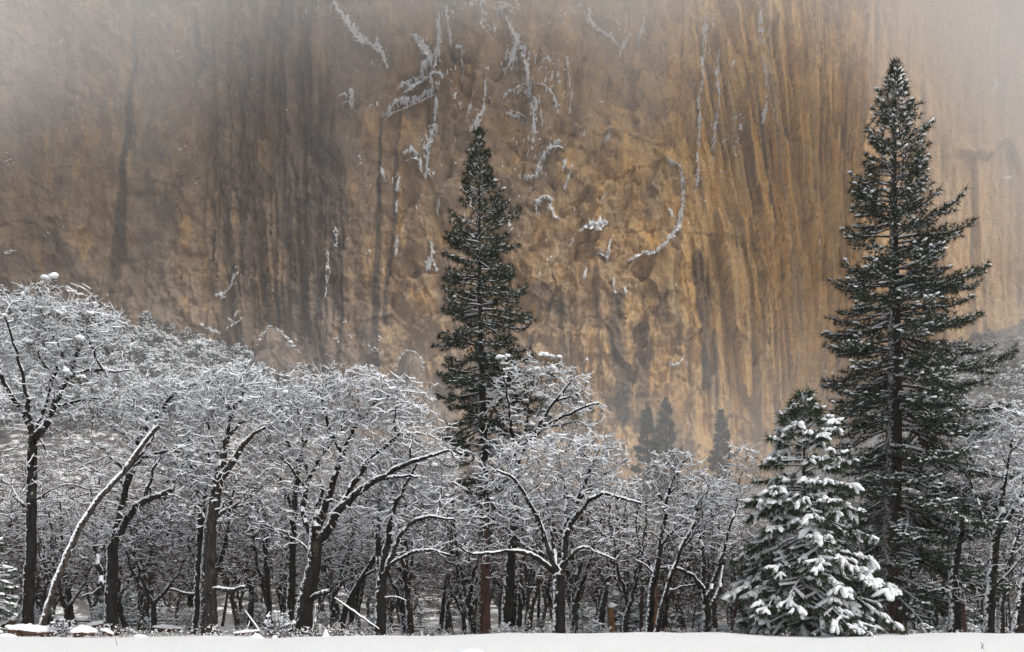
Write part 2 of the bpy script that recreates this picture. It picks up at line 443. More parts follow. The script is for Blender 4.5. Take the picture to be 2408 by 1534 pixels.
# dark water stains: points with half width, strength
STAINS = [
 ([(322,60,7),(316,170,8),(308,260,10),(300,360,12),(292,470,14),(282,560,16),(272,650,14)], 0.8), ([(150,60,7),(165,140,9),(158,240,8)], 0.35),
 ([(470,50,7),(478,140,10),(476,195,7)], 0.8), ([(240,60,20),(220,150,26)], 0.3), ([(480,360,20),(430,440,26),(390,510,22)], 0.35),
 ([(500,210,9),(515,300,14),(528,420,12),(545,560,10),(555,700,10)], 0.55), ([(572,120,10),(576,300,14),(580,480,16),(590,700,18)], 0.6),
 ([(610,100,8),(614,300,9),(618,520,10),(625,740,12)], 0.55), ([(650,180,10),(664,300,12),(672,460,14),(680,640,14)], 0.5),
 ([(700,140,9),(706,240,12),(728,330,14),(760,410,12)], 0.6), ([(760,320,14),(788,370,22),(800,440,18),(812,520,14)], 0.55),
 ([(690,560,18),(710,700,24),(720,830,24)], 0.6), ([(780,470,18),(790,600,16),(796,740,14)], 0.75), ([(806,500,5),(807,600,5),(804,720,5),(802,840,4)], 1.0),
 ([(900,290,3),(897,420,5),(890,560,7),(885,700,10),(884,860,10)], 0.85), ([(945,270,4),(935,420,5),(925,540,6),(915,640,6),(905,760,5)], 0.7),
 ([(840,560,10),(846,680,14),(850,800,16)], 0.5), ([(870,150,12),(880,260,16)], 0.25), ([(1065,100,14),(1050,200,16),(1045,320,14),(1060,420,12)], 0.4),
 ([(1170,300,22),(1200,420,30),(1180,560,30)], 0.30), ([(1270,690,30),(1300,720,22),(1330,740,20)], 0.65), ([(1330,150,3),(1328,260,3)], 0.6),
 ([(1500,230,26),(1540,260,22),(1580,230,14)], 0.30), ([(1450,700,24),(1440,780,20),(1460,880,18),(1465,980,16)], 0.65), ([(1500,760,12),(1512,880,14),(1505,1000,12)], 0.55),
 ([(1590,560,9),(1596,680,10),(1600,800,10)], 0.5), ([(1640,600,14),(1655,680,20),(1662,760,14),(1668,900,10)], 0.75), ([(1400,640,10),(1410,760,10)], 0.4),
 ([(1540,420,20),(1530,500,18)], 0.35), ([(1575,390,16),(1592,450,12)], 0.4), ([(1345,880,14),(1350,960,14)], 0.5), ([(1560,700,10),(1568,800,8)], 0.4),
]

def seg_field(U, Vv, poly, reach):
    """distance, side and width to a polyline for the vertices near it"""
    us = [p[0] for p in poly]; vs = [p[1] for p in poly]
    idx = np.nonzero((U > min(us) - reach) & (U < max(us) + reach) & (Vv > min(vs) - reach) & (Vv < max(vs) + reach))[0]
    u, v = U[idx], Vv[idx]
    best = np.full(len(idx), 1e9); side = np.zeros(len(idx)); wid = np.ones(len(idx)); off = np.zeros(len(idx))
    for a, b in zip(poly[:-1], poly[1:]):
        du, dv = b[0] - a[0], b[1] - a[1]
        L2 = du * du + dv * dv + 1e-9
        t = np.clip(((u - a[0]) * du + (v - a[1]) * dv) / L2, 0, 1)
        pu, pv = u - (a[0] + t * du), v - (a[1] + t * dv)
        d = np.hypot(pu, pv); m = d < best
        best[m] = d[m]; off[m] = pv[m]; side[m] = np.sign(-(pu * dv - pv * du))[m] * -1
        if len(a) > 2: wid[m] = (a[2] + t * (b[2] - a[2]))[m]
    return idx, best, side, wid, off

def facets(u, v, cu, cv, seed, tilt):
    """broken rock: each cell of a jittered lattice is a plane of its own tilt and height"""
    gu, gv = np.floor(u / cu), np.floor(v / cv)
    best = np.full(u.shape, 1e9); val = np.zeros(u.shape); sec = np.full(u.shape, 1e9)
    for a in (-1, 0, 1):
        for b in (-1, 0, 1):
            iu, iv = gu + a, gv + b
            pu = iu + 0.1 + 0.8 * hash2(iu, iv, seed); pv = iv + 0.1 + 0.8 * hash2(iu, iv, seed + 1)
            du, dv = u / cu - pu, v / cv - pv
            d = du * du + dv * dv
            h = (hash2(iu, iv, seed + 2) - 0.5) + tilt * (du * (hash2(iu, iv, seed + 3) - 0.5) + dv * (hash2(iu, iv, seed + 4) - 0.75)) * 2
            m = d < best
            sec = np.where(m, best, np.minimum(sec, d)); val = np.where(m, h, val); best = np.where(m, d, best)
    return val, np.sqrt(sec) - np.sqrt(best)

def cliff_material():
    m, nt, b = new_mat('granite')
    def at(nm):
        a = nt.nodes.new('ShaderNodeAttribute'); a.attribute_name = nm; return a.outputs['Fac']
    grain = at('grain')
    warm, dark, pale, snow, grey = at('warm'), at('stain'), at('pale'), at('snow_cover'), at('grey')
    nz, nf = at('patch'), at('vein_crack_shade')
    ng = noise_n(nt, 1.0, 3, 0.75, pos_n(nt, 0.8, 0.5, 0.6))
    c = mix_n(nt, warm, (0.33, 0.224, 0.145), (0.74, 0.425, 0.14))
    c = mix_n(nt, math_n(nt, 'MULTIPLY', nz, 0.55), c, mix_n(nt, warm, (0.40, 0.288, 0.198), (0.80, 0.525, 0.225)))
    c = mix_n(nt, math_n(nt, 'MULTIPLY', nf, 0.22), c, mix_n(nt, warm, (0.12, 0.085, 0.062), (0.20, 0.12, 0.055)))  # dark veins, plus painted shade along the cracks
    c = mix_n(nt, math_n(nt, 'MULTIPLY', grey, 0.45), c, (0.215, 0.190, 0.175))
    c = mix_n(nt, math_n(nt, 'MULTIPLY', pale, 0.6), c, (0.50, 0.40, 0.28))
    c = mix_n(nt, math_n(nt, 'MULTIPLY', mapr(nt, ng, 0.45, 0.75), 0.30), c, (0.12, 0.088, 0.062))
    c = mix_n(nt, math_n(nt, 'MULTIPLY', dark, 0.86), c, (0.055, 0.046, 0.042))
    c = mix_n(nt, mapr(nt, grain, 0.45, 0.0, 0.0, 0.50), c, (0.07, 0.05, 0.037)); c = mix_n(nt, mapr(nt, grain, 0.55, 1.0, 0.0, 0.25), c, mix_n(nt, warm, (0.50, 0.40, 0.30), (0.72, 0.52, 0.30)))
    sn = mapr(nt, math_n(nt, 'ADD', snow, math_n(nt, 'MULTIPLY', math_n(nt, 'SUBTRACT', ng, 0.5), 0.5)), 0.42, 0.58)
    c = mix_n(nt, sn, c, SNOW_C)
    nt.links.new(c, b.inputs['Base Color'])
    b.inputs['Roughness'].default_value = 0.75
    bp = N(nt, 'ShaderNodeBump', Strength=0.8, Distance=1.2)
    nt.links.new(noise_n(nt, 1.0, 3, 0.7, pos_n(nt, 0.55, 0.3, 0.4)), bp.inputs['Height'])
    nt.links.new(bp.outputs[0], b.inputs['Normal'])
    return m
GRANITE = cliff_material()

def set_attr(me, name, val):
    a = me.attributes.new(name, 'FLOAT', 'POINT')
    a.data.foreach_set('value', val.astype(np.float32).ravel())

def build_cliff():
    xs = np.concatenate([np.arange(-330, -235, 1.5), np.arange(-235, 178, 0.5)])
    zs = np.concatenate([np.arange(10, 50, 2.5), np.arange(50, 292, 0.62), np.arange(292, 322, 3.0)])
    X, Z = np.meshgrid(xs, zs)
    sh = X.shape
    X = X.ravel(); Z = Z.ravel()
    Yn = 446 + 0.07 * Z
    Ya = Yn - 34 * np.exp(-(X / 118) ** 2)
    U = UC + X / Ya * F; Vv = HV - (Z - CH) / Ya * F
    # flow lines of the fluted wall draw together towards its foot
    pw = 1.0 + 1.25 * sstep(-80, 1050, Vv)
    S = np.where(U <= 1430, U, np.where(U < 1990, 1430 + 560 * np.clip((U - 1430) / 560, 0, 1) ** pw, 1990 + (U - 1990) * pw))
    # relief
    out = 34 * np.exp(-((U - 1150) / 620) ** 2) + 12 * (fbm(U / 520, Vv / 900, 2, 3) - 0.5)
    out += 9 * (fbm(U / 130, Vv / 190, 4, 4) - 0.5)
    blk = fbm(U / 46 + 0.6 * fbm(U / 60, Vv / 60, 51, 2), Vv / 58, 6, 4)
    wl_ = 1 - sstep(1480, 1720, U)
    out += (3.6 * wl_ + 1.0) * (blk - 0.5) * 2
    # lifted flakes: a step function of a noise gives edges
    fl = fbm(U / 70 + 1.5 * (fbm(U / 90, Vv / 120, 61, 2) - 0.5), Vv / 95, 9, 3)
    out += wl_ * 0.9 * (np.floor(fl * 9) / 9 - fl) * 3
    fl2 = fbm(U / 26, Vv / 40, 19, 3)
    out += 0.35 * (np.floor(fl2 * 7) / 7 - fl2) * 3
    wr = sstep(1560, 1700, U); wb = sstep(470, 520, U) * (1 - sstep(740, 830, U))
    wu, wv = 26 * (fbm(U / 40, Vv / 40, 301, 3) - 0.5), 26 * (fbm(U / 40, Vv / 40, 302, 3) - 0.5)
    f1, e1 = facets(U + wu * 1.6, Vv + wv * 1.6, 62, 84, 310, 1.2)
    f2, e2 = facets(U + wu, Vv + wv, 24, 30, 330, 1.3)
    f3, e3 = facets(U + wu * 0.6, Vv + wv * 0.6, 9, 13, 350, 1.2)
    f4, e4 = facets(U + wu * 0.3, Vv + wv * 0.3, 4.2, 6.0, 355, 1.2)
    act = 0.35 + 0.65 * sstep(0.40, 0.62, fbm(U / 110, Vv / 110, 360, 3))
    calm = 0.5 + 0.5 * sstep(750, 1150, U)
    out += calm * (0.25 + 0.75 * wl_) * (5.0 * f1 + act * (1.6 * f2 + 0.6 * f3)) + 0.4 * wl_ * f4
    p1, q1 = facets(S + 0.15 * wu, Vv + wv * 4, 17, 260, 370, 0.9)
    p2, q2 = facets(S + 0.1 * wu, Vv + wv * 4, 6.5, 150, 380, 0.9)
    out += np.maximum(1 - wl_, wb * 0.9) * (3.2 * p1 + 1.5 * p2)
    # flutes
    flute = np.abs(fbm(S / 26, Vv / 700, 12, 3) - 0.5) * 2
    fine = fbm(S / 7.5, Vv / 420, 14, 3)
    p0, q0_ = facets(S + 0.3 * wu, Vv + wv * 5, 44, 520, 395, 1.0)
    out += np.maximum(wr, 0.9 * wb) * (5.0 * p0 + 1.0 * (flute - 0.4) + 1.4 * (fine - 0.5))
    wcen = sstep(1290, 1360, U) * (1 - sstep(1540, 1640, U)) * sstep(560, 720, Vv)
    out += (wb * 0.8 + wcen * 0.7) * (2.0 * (np.abs(fbm(U / 24, Vv / 520, 15, 3) - 0.5) * 2 - 0.3) + 3.0 * p1 + 1.6 * (fine - 0.5))
    out += 0.9 * (fbm(U / 5.5, Vv / 14, 16, 3) - 0.5)
    warm = 0.04 + 0.22 * sstep(700, 1200, U) + 0.22 * sstep(1150, 1450, U) + 0.34 * sstep(1500, 1660, U)
    warm *= 0.55 + 0.9 * fbm(U / 90, Vv / 220, 70, 4)
    warm += 0.28 * sstep(1600, 1700, U) + 0.40 * np.exp(-((S - 1990) / 75) ** 2) * sstep(60, 200, Vv) * (1 - sstep(560, 720, Vv))
    warm += 0.5 * np.exp(-((U - 1595) / 16) ** 2) * sstep(0, 40, Vv) * (1 - sstep(330, 420, Vv))
    warm += 0.35 * sstep(0.62, 0.75, fbm(U / 22, Vv / 80, 71, 3))
    grey = sstep(0.45, 0.68, fbm(U / 120, Vv / 170, 80, 4)) * (1 - sstep(900, 1500, U) * 0.75)
    grey = np.maximum(grey, 0.8 * np.exp(-((U - 1130) / 60) ** 2) * sstep(330, 480, Vv) * (1 - sstep(560, 700, Vv)))
    pale = 0.9 * sstep(0.58, 0.72, fbm(S / 14, Vv / 330, 90, 3)) * (0.25 + 0.75 * np.maximum(wr, wcen))
    st_w = 0.16 + 0.52 * wr + 0.70 * wb + 0.55 * wcen
    s1 = sstep(0.54, 0.72, fbm(S / 13, Vv / 460, 100, 3)) * sstep(0.30, 0.60, fbm(S / 60, Vv / 200, 101, 2))
    s2 = sstep(0.55, 0.70, fbm(S / 4.5, Vv / 300, 102, 2)) * sstep(0.35, 0.65, fbm(S / 40, Vv / 160, 103, 2))
    s3 = sstep(0.56, 0.66, fbm(S / 2.6, Vv / 220, 105, 2)) * sstep(0.42, 0.62, fbm(S / 24, Vv / 120, 106, 3))
    stain = st_w * np.maximum(np.maximum(s1 * 1.15, s2 * 0.8), s3 * 0.55)
    stain = np.maximum(stain, 0.28 * wb + 0.02)
    stain = np.maximum(stain, wl_ * 0.24 * sstep(0.58, 0.72, fbm(U / 75, Vv / 120, 104, 4)))
    edge_n = fbm(U / 8, Vv / 30, 110, 3)
    for poly, amt in STAINS:
        idx, d, side, w, ov = seg_field(U, Vv, poly, 60)
        f = (1 - sstep(0.55, 1.35, d / w + 0.9 * (edge_n[idx] - 0.5))) * 1.2 * amt * (0.65 + 0.7 * (fine[idx]))
        stain[idx] = np.maximum(stain[idx], np.clip(f, 0, 1))
    wob_u = 7 * (fbm(U / 30, Vv / 30, 120, 3) - 0.5); wob_v = 7 * (fbm(U / 30, Vv / 30, 121, 3) - 0.5)
    crack = np.zeros_like(U); rough_n = fbm(U / 35, Vv / 35, 122, 3)
    for poly, amp, width, sgn in EDGES:
        idx, d, side, w, ov = seg_field(U + wob_u, Vv + wob_v, poly, width * 3)
        on = side * sgn > 0
        out[idx] += np.where(on, 0.5 * amp * np.exp(-d / width), -0.08 * amp * np.exp(-d / (width * 0.4)))
        crack[idx] = np.maximum(crack[idx], np.exp(-(d / 1.3) ** 2) * sstep(0.3, 0.5, rough_n[idx]))
    crack = np.maximum(crack, 0.9 * wl_ * calm ** 2 * (1 - sstep(0.0, 0.045, e1)) * sstep(0.42, 0.52, fbm(U / 50, Vv / 50, 390, 2)))
    crack = np.maximum(crack, 0.4 * (1 - wl_) * (1 - sstep(0.0, 0.10, q1)) * sstep(0.4, 0.55, fbm(S / 30, Vv / 90, 391, 2)))
    for sd, ang in ((600, 0.5), (601, -0.9), (602, 1.5), (603, 0.15)):
        ca_, sa_ = math.cos(ang), math.sin(ang); lu = U * ca_ + Vv * sa_ + 60 * (fbm(U / 160, Vv / 160, sd, 3) - 0.5); lv = -U * sa_ + Vv * ca_
        ln_ = np.abs(vnoise(lu / 46, lv / 420, sd + 10) - 0.5) * 46 * 2
        crack = np.maximum(crack, 0.75 * wl_ * (1 - sstep(0.7, 2.2, ln_)) * sstep(0.50, 0.60, fbm(U / 60, Vv / 60, sd + 20, 3)))
    out -= 0.8 * crack
    snow = np.zeros_like(U); shelf = np.zeros_like(U)
    rag = fbm(U / 5.0, Vv / 9.0, 130, 3); rag2 = fbm(U / 2.4, Vv / 5, 131, 2)
    for poly in SNOW_LINES:
        idx, d, side, w, ov = seg_field(U + wob_u * 0.5, Vv + wob_v * 0.5, poly, 40)
        w = w * 0.95 + 0.6
        f = 0.80 - 0.50 * d / w + 1.5 * (rag[idx] - 0.5) + 1.3 * (rag2[idx] - 0.5)
        f = np.clip(f, 0, 1) * (d < w * 3)
        snow[idx] = np.maximum(snow[idx], f)
        shelf[idx] = np.maximum(shelf[idx], sstep(0.35, 0.55, f) * (0.26 * np.clip(ov + 1.2 * w, 0, 3 * w) + 0.3))
    # flecks caught on small ledges
    reg = np.exp(-((U - 1150) / 260) ** 2) * (1 - sstep(450, 700, Vv)) + np.exp(-((U - 1690) / 60) ** 2) * (1 - sstep(400, 520, Vv)) + 0.5 * np.exp(-((U - 780) / 60) ** 2) * sstep(450, 560, Vv) + 0.16
    snow = np.maximum(snow, sstep(0.80, 0.90, fbm(U / 4.0, Vv / 7.0, 140, 2) * 0.62 + fbm(U / 30, Vv / 40, 141, 3) * 0.40 + 0.12 * np.clip(reg, 0, 1)))
    out += 0.4 * snow + 0.7 * shelf
    # the right-hand arete turns away from view
    turn = np.clip((1990 + (U - 1990) * (1 + 0.55 * sstep(0, 900, Vv)) - 2046) / 30.0, 0, None)
    Y = Yn - out + 60 * turn ** 1.6 + 2.0 * sstep(0, 1, turn)
    nx, nz = sh[1], sh[0]
    V = np.stack([X, Y, Z], -1)
    i = np.arange(nx - 1)[None] + np.arange(nz - 1)[:, None] * nx
    q = np.stack([i, i + 1, i + nx + 1, i + nx], -1).reshape(-1, 4)
    q = q[(turn[q] < 1.6).all(1)]
    me = mk_mesh('granite_cliff', V, [q], False, GRANITE)
    grain = np.clip(0.5 + 1.1 * (fbm(S / 2.2, Vv / 5.5, 440, 3, 0.7) - 0.5) + 0.7 * (0.35 + 0.65 * np.maximum(wr, wb)) * (fbm(S / 6, Vv / 60, 441, 3) - 0.5) - 0.35 * crack, 0, 1)  # the crack term paints shade into the fissures
    for nm, val in (('grain', grain), ('warm', warm), ('stain', stain), ('pale', pale), ('snow_cover', snow), ('grey', grey),
                    ('patch', sstep(0.42, 0.66, fbm(U / 55, Vv / 80, 400, 5))), ('vein_crack_shade', np.maximum(sstep(0.54, 0.70, fbm(S / 12, Vv / 40, 410, 4)), 0.9 * crack))):  # vein noise joined with crack shade painted into the colour
        set_attr(me, nm, np.clip(val, 0, 1))
    cliff = link('granite_cliff', me, kind='structure', label='sheer brown granite wall streaked dark with ledges of snow')
    snow_patches(cliff, xs, zs, Y.reshape(sh))

def snow_patches(cliff, xs, zs, Yg):
    """each patch of ledge snow is a tilted, ragged sheet that stands on the wall"""
    rg = np.random.default_rng(55)
    def surf(x, z):
        i = np.clip(np.searchsorted(xs, x) - 1, 0, len(xs) - 2); j = np.clip(np.searchsorted(zs, z) - 1, 0, len(zs) - 2)
        return np.minimum(np.minimum(Yg[j, i], Yg[j + 1, i]), np.minimum(Yg[j, i + 1], Yg[j + 1, i + 1]))
    for li, poly in enumerate(SNOW_LINES):
        a = np.array(poly, float); d = np.concatenate([[0], np.cumsum(np.hypot(np.diff(a[:, 0]), np.diff(a[:, 1])))])
        n = max(6, int(d[-1] / 1.3)); t = np.linspace(0, d[-1], n)
        pu, pv, w = (np.interp(t, d, a[:, k]) for k in range(3)); w = w * 0.78
        pu += 5 * (fbm(t / 9, t * 0 + li, 500, 3) - 0.5); pv += 5 * (fbm(t / 9, t * 0 + li, 501, 3) - 0.5)
        tu, tv = np.gradient(pu), np.gradient(pv); L = np.hypot(tu, tv) + 1e-6; nu, nv = -tv / L, tu / L
        sgn = np.where(nv < 0, -1, 1); nu, nv = nu * sgn, nv * sgn          # pointing down the wall
        fin = vnoise(t / 1.9, t * 0 + li * 3.1, 502); fin2 = vnoise(t / 5.5, t * 0 + li * 2.3, 503); gap = sstep(0.22, 0.40, fbm(t / 7, t * 0 + li * 5.1, 504, 2))
        ends = np.clip(np.minimum(np.arange(n), np.arange(n)[::-1]) / 3.0, 0.08, 1)
        up = w * (0.15 + 1.0 * fin2 * fin) * gap * ends; dn = w * (0.15 + 1.9 * fin ** 2 * (0.4 + fin2)) * gap * ends
        m = 6; s_ = np.linspace(-1, 1, m)
        ext = np.where(s_[None] < 0, s_[None] * up[:, None], s_[None] * dn[:, None])
        QU = pu[:, None] + nu[:, None] * ext + rg.normal(0, 0.15, (n, m)); QV = pv[:, None] + nv[:, None] * ext + 0.25 * (1 - np.abs(nv))[:, None] * ext + rg.normal(0, 0.15, (n, m))
        Y0 = 446.0 - 20
        X = (QU - UC) / F * Y0; Z = CH - (QV - HV) / F * Y0
        for it in range(2):                                                   # settle on the wall
            Ys = surf(X, Z); Ys[:] = Ys.min(axis=1, keepdims=True) + 0.3 * (Ys - Ys.min(axis=1, keepdims=True)); kk = np.ones(7) / 7; ep = np.pad(Ys, ((3, 3), (0, 0)), 'edge')
            Ys = np.stack([np.convolve(ep[:, c_], kk, 'valid') for c_ in range(m)], 1) - 0.4; X = (QU - UC) / F * Ys; Z = CH - (QV - HV) / F * Ys
        depth = (QV - (pv - up)[:, None]) / F * Ys
        saw = (((pv + 3 * fin2) / 6.5) % 1.0) * 4.0 * np.abs(tv) / L
        Y = Ys - 0.25 - 1.5 * np.clip(depth + (saw[:, None] / F * Ys), 0, 8) - 0.3 * (1 - s_[None] ** 2)
        V = np.stack([X, Y, Z], -1).reshape(-1, 3)
        i = np.arange(n - 1)[:, None] * m + np.arange(m - 1)[None]
        q = np.stack([i, i + 1, i + m + 1, i + m], -1).reshape(-1, 4)
        link('snow_patch', mk_mesh('snow_patch', V, [q], True, M['snow_ledge']), cliff)

def build_far_cliff():
    xs = np.arange(120, 420, 1.0); zs = np.concatenate([np.arange(20, 100, 4.0), np.arange(100, 400, 1.8)])
    X, Z = np.meshgrid(xs, zs); sh = X.shape; X = X.ravel(); Z = Z.ravel()
    Yn = 545 + 0.06 * Z
    U = UC + X / Yn * F; Vv = HV - (Z - CH) / Yn * F
    out = 14 * (fbm(U / 260, Vv / 500, 202, 3) - 0.5) + 7 * (np.abs(fbm(U / 40, Vv / 700, 203, 3) - 0.5)) + 1.5 * (fbm(U / 9, Vv / 40, 204, 3) - 0.5)
    fl2 = fbm(U / 50, Vv / 70, 219, 3); out += 4 * (np.floor(fl2 * 7) / 7 - fl2) * 2
    for poly, amp, width, sgn in [([(2285,365),(2330,372),(2352,340),(2380,325),(2392,360)], 5, 22, 1), ([(2295,370),(2300,500),(2305,640)], 3, 16, 1), ([(2360,560),(2366,700),(2370,800)], 3, 14, -1), ([(2240,300),(2230,420)], 3, 20, -1)]:
        idx, d, side, w, ov = seg_field(U, Vv, poly, width * 3)
        out[idx] += np.where(side * sgn > 0, amp * np.exp(-d / width), -0.3 * amp * np.exp(-d / 6))
    warm = np.clip(0.25 + 0.6 * fbm(U / 60, Vv / 200, 206, 3), 0, 1) * 0.9
    stain = 0.75 * sstep(0.52, 0.68, fbm(U / 12, Vv / 420, 205, 3)) * sstep(0.3, 0.55, fbm(U / 50, Vv / 160, 207, 2))
    snow = np.zeros_like(U)
    for poly in ([(2335,215,4),(2345,200,3),(2338,180,2)], [(2366,412,2),(2385,408,3)]):
        idx, d, side, w, ov = seg_field(U, Vv, poly, 25)
        snow[idx] = np.maximum(snow[idx], np.clip(1 - 0.5 * d / w, 0, 1))
    V = np.stack([X, Yn - out, Z], -1)
    nx, nz = sh[1], sh[0]
    i = np.arange(nx - 1)[None] + np.arange(nz - 1)[:, None] * nx
    q = np.stack([i, i + 1, i + nx + 1, i + nx], -1).reshape(-1, 4)
    me = mk_mesh('far_granite_cliff', V, [q], True, GRANITE)
    for nm, val in (('grain', fbm(U / 3, Vv / 14, 450, 3, 0.7)), ('warm', warm), ('stain', stain), ('pale', 0 * U), ('snow_cover', snow), ('grey', 0.25 + 0 * U),
                    ('patch', sstep(0.42, 0.66, fbm(U / 55, Vv / 80, 420, 5))), ('vein_crack_shade', sstep(0.52, 0.68, fbm(U / 9, Vv / 60, 430, 4)))):
        set_attr(me, nm, np.clip(val, 0, 1))
    link('far_granite_cliff', me, kind='structure', label='farther granite wall fading into mist beyond the tall pine')
build_cliff()
build_far_cliff()

# ------------------------------------------------------------------ air: even haze and a bank of cloud against the upper wall
def build_haze():
    x0, x1, y0, y1, z0, z1 = -720, 720, -170, 640, -12, 402
    V = np.array([(x, y, z) for x in (x0, x1) for y in (y0, y1) for z in (z0, z1)], float)
    Fq = np.array([(0, 1, 3, 2), (4, 6, 7, 5), (0, 4, 5, 1), (2, 3, 7, 6), (0, 2, 6, 4), (1, 5, 7, 3)])
    m = bpy.data.materials.new('haze'); m.use_nodes = True; nt = m.node_tree; nt.nodes.clear()
    o = nt.nodes.new('ShaderNodeOutputMaterial'); pv = nt.nodes.new('ShaderNodeVolumePrincipled')
    pv.inputs['Color'].default_value = (0.93, 0.935, 0.95, 1); pv.inputs['Density'].default_value = 0.0002
    pv.inputs['Anisotropy'].default_value = 0.0
    nt.links.new(pv.outputs[0], o.inputs['Volume'])
    link('haze', mk_mesh('haze', V, [Fq], False, m), kind='stuff', label='thin pale winter haze filling the valley')

def build_mist():
    x0, x1, y0, y1, z0, z1 = -330, 330, 330, 425, 60, 330
    V = np.array([(x, y, z) for x in (x0, x1) for y in (y0, y1) for z in (z0, z1)], float)
    Fq = np.array([(0, 1, 3, 2), (4, 6, 7, 5), (0, 4, 5, 1), (2, 3, 7, 6), (0, 2, 6, 4), (1, 5, 7, 3)])
    m = bpy.data.materials.new('cloud_mist'); m.use_nodes = True; nt = m.node_tree; nt.nodes.clear()
    o = nt.nodes.new('ShaderNodeOutputMaterial'); pv = nt.nodes.new('ShaderNodeVolumePrincipled')
    pv.inputs['Color'].default_value = (1.0, 0.985, 0.97, 1); pv.inputs['Anisotropy'].default_value = -0.35
    g = nt.nodes.new('ShaderNodeNewGeometry'); sp = nt.nodes.new('ShaderNodeSeparateXYZ'); nt.links.new(g.outputs['Position'], sp.inputs[0])
    x, z = sp.outputs[0], sp.outputs[2]
    # the cloud base hangs lower at both ends of the wall
    left = mapr(nt, x, -215, -80, 50, 0); right = mapr(nt, x, 118, 215, 0, 150)
    base = math_n(nt, 'SUBTRACT', 229, math_n(nt, 'ADD', left, right))
    h = math_n(nt, 'SUBTRACT', z, base)
    nz = noise_n(nt, 0.013, 0, 0.5, g.outputs['Position'])
    h = math_n(nt, 'ADD', h, math_n(nt, 'MULTIPLY', math_n(nt, 'SUBTRACT', nz, 0.5), 130))
    d = mapr(nt, h, -35, 95, 0, 0.023)
    edge = math_n(nt, 'MULTIPLY', mapr(nt, sp.outputs[1], 330, 352), mapr(nt, sp.outputs[1], 425, 412))
    nt.links.new(math_n(nt, 'MULTIPLY', d, edge), pv.inputs['Density'])
    nt.links.new(pv.outputs[0], o.inputs['Volume'])
    link('cloud_mist', mk_mesh('cloud_mist', V, [Fq], False, m), kind='stuff', label='low cloud drifting across the upper wall')
def build_valley_mist():
    """thin even mist lying over the talus at the foot of the wall; seen from below, its level top fades in gradually"""
    x0, x1, y0, y1, z0, z1 = -420, 420, 195, 432, -8, 66
    V = np.array([(x, y, z) for x in (x0, x1) for y in (y0, y1) for z in (z0, z1)], float)
    Fq = np.array([(0, 1, 3, 2), (4, 6, 7, 5), (0, 4, 5, 1), (2, 3, 7, 6), (0, 2, 6, 4), (1, 5, 7, 3)])
    m = bpy.data.materials.new('valley_mist'); m.use_nodes = True; nt = m.node_tree; nt.nodes.clear()
    o = nt.nodes.new('ShaderNodeOutputMaterial'); pv = nt.nodes.new('ShaderNodeVolumePrincipled')
    pv.inputs['Color'].default_value = (0.93, 0.935, 0.95, 1); pv.inputs['Density'].default_value = 0.0017
    nt.links.new(pv.outputs[0], o.inputs['Volume'])
    link('valley_mist', mk_mesh('valley_mist', V, [Fq], False, m), kind='stuff', label='thin grey mist lying at the foot of the wall')
build_haze()
build_mist()
build_valley_mist()

# ------------------------------------------------------------------ broadleaf trees
class Skel:
    """a growing branch skeleton: points, parents, least radius and the limb each point belongs to"""
    def __init__(s): s.P = []; s.par = []; s.rmin = []; s.limb = []
    def add(s, p, par, r, limb):
        s.P.append(np.asarray(p, float)); s.par.append(par); s.rmin.append(r); s.limb.append(limb); return len(s.P) - 1

def resample(pts, step, rng, jit=0.06):
    pts = np.asarray(pts, float)
    d = np.concatenate([[0], np.cumsum(np.linalg.norm(np.diff(pts, axis=0), axis=1))])
    n = max(2, int(round(d[-1] / step)) + 1)
    t = np.linspace(0, d[-1], n)
    # smooth corner cutting, then a little gnarl
    out = np.stack([np.interp(t, d, pts[:, i]) for i in range(3)], 1)
    if n > 4:
        sm = out.copy(); sm[1:-1] = 0.25 * out[:-2] + 0.5 * out[1:-1] + 0.25 * out[2:]; out = sm
    out[1:-1] += rng.normal(0, jit * step, (n - 2, 3))
    return out

def grow(sk, A, limb_ok, rng, step=0.42, kill=0.5, iters=70, lift=0.05, gnarl=0.13, nmax=9000):
    """space colonisation: the skeleton reaches for the points A"""
    P = np.zeros((nmax + 4000, 3)); n = len(sk.P); P[:n] = np.array(sk.P)
    par = list(sk.par); limb = list(sk.limb); rmin = list(sk.rmin); kids = np.zeros(nmax + 4000, int)
    ok = np.array([l in limb_ok for l in limb])
    ids = np.nonzero(ok)[0]
    nn = np.zeros(len(A), int); nd = np.full(len(A), 1e9)
    for c in range(0, len(ids), 256):
        b = ids[c:c + 256]
        D = np.linalg.norm(A[:, None] - P[b][None], axis=2); j = D.argmin(1); dm = D[np.arange(len(A)), j]
        m = dm < nd; nn[m] = b[j[m]]; nd[m] = dm[m]
    for it in range(iters):
        if len(A) == 0 or n > nmax: break
        dirs = np.zeros((n, 3)); np.add.at(dirs, nn, (A - P[nn]) / np.maximum(nd, 1e-6)[:, None])
        act = np.unique(nn); act = act[kids[act] < 3]
        if len(act) == 0: break
        d = norm(norm(dirs[act]) + rng.normal(0, gnarl, (len(act), 3)) + np.array([0, 0, lift]))
        new = P[act] + d * step * rng.uniform(0.75, 1.2, (len(act), 1))
        k = len(act); P[n:n + k] = new; kids[act] += 1
        for a in act: par.append(int(a)); limb.append(limb[a]); rmin.append(0.0)
        D = np.linalg.norm(A[:, None] - new[None], axis=2); j = D.argmin(1); dm = D[np.arange(len(A)), j]
        m = dm < nd; nn[m] = n + j[m]; nd[m] = dm[m]
        n += k
        keep = (nd > kill) & ~((~m) & (kids[nn] >= 3))
        A, nn, nd = A[keep], nn[keep], nd[keep]
    return P[:n].copy(), np.array(par), np.array(limb), np.array(rmin)

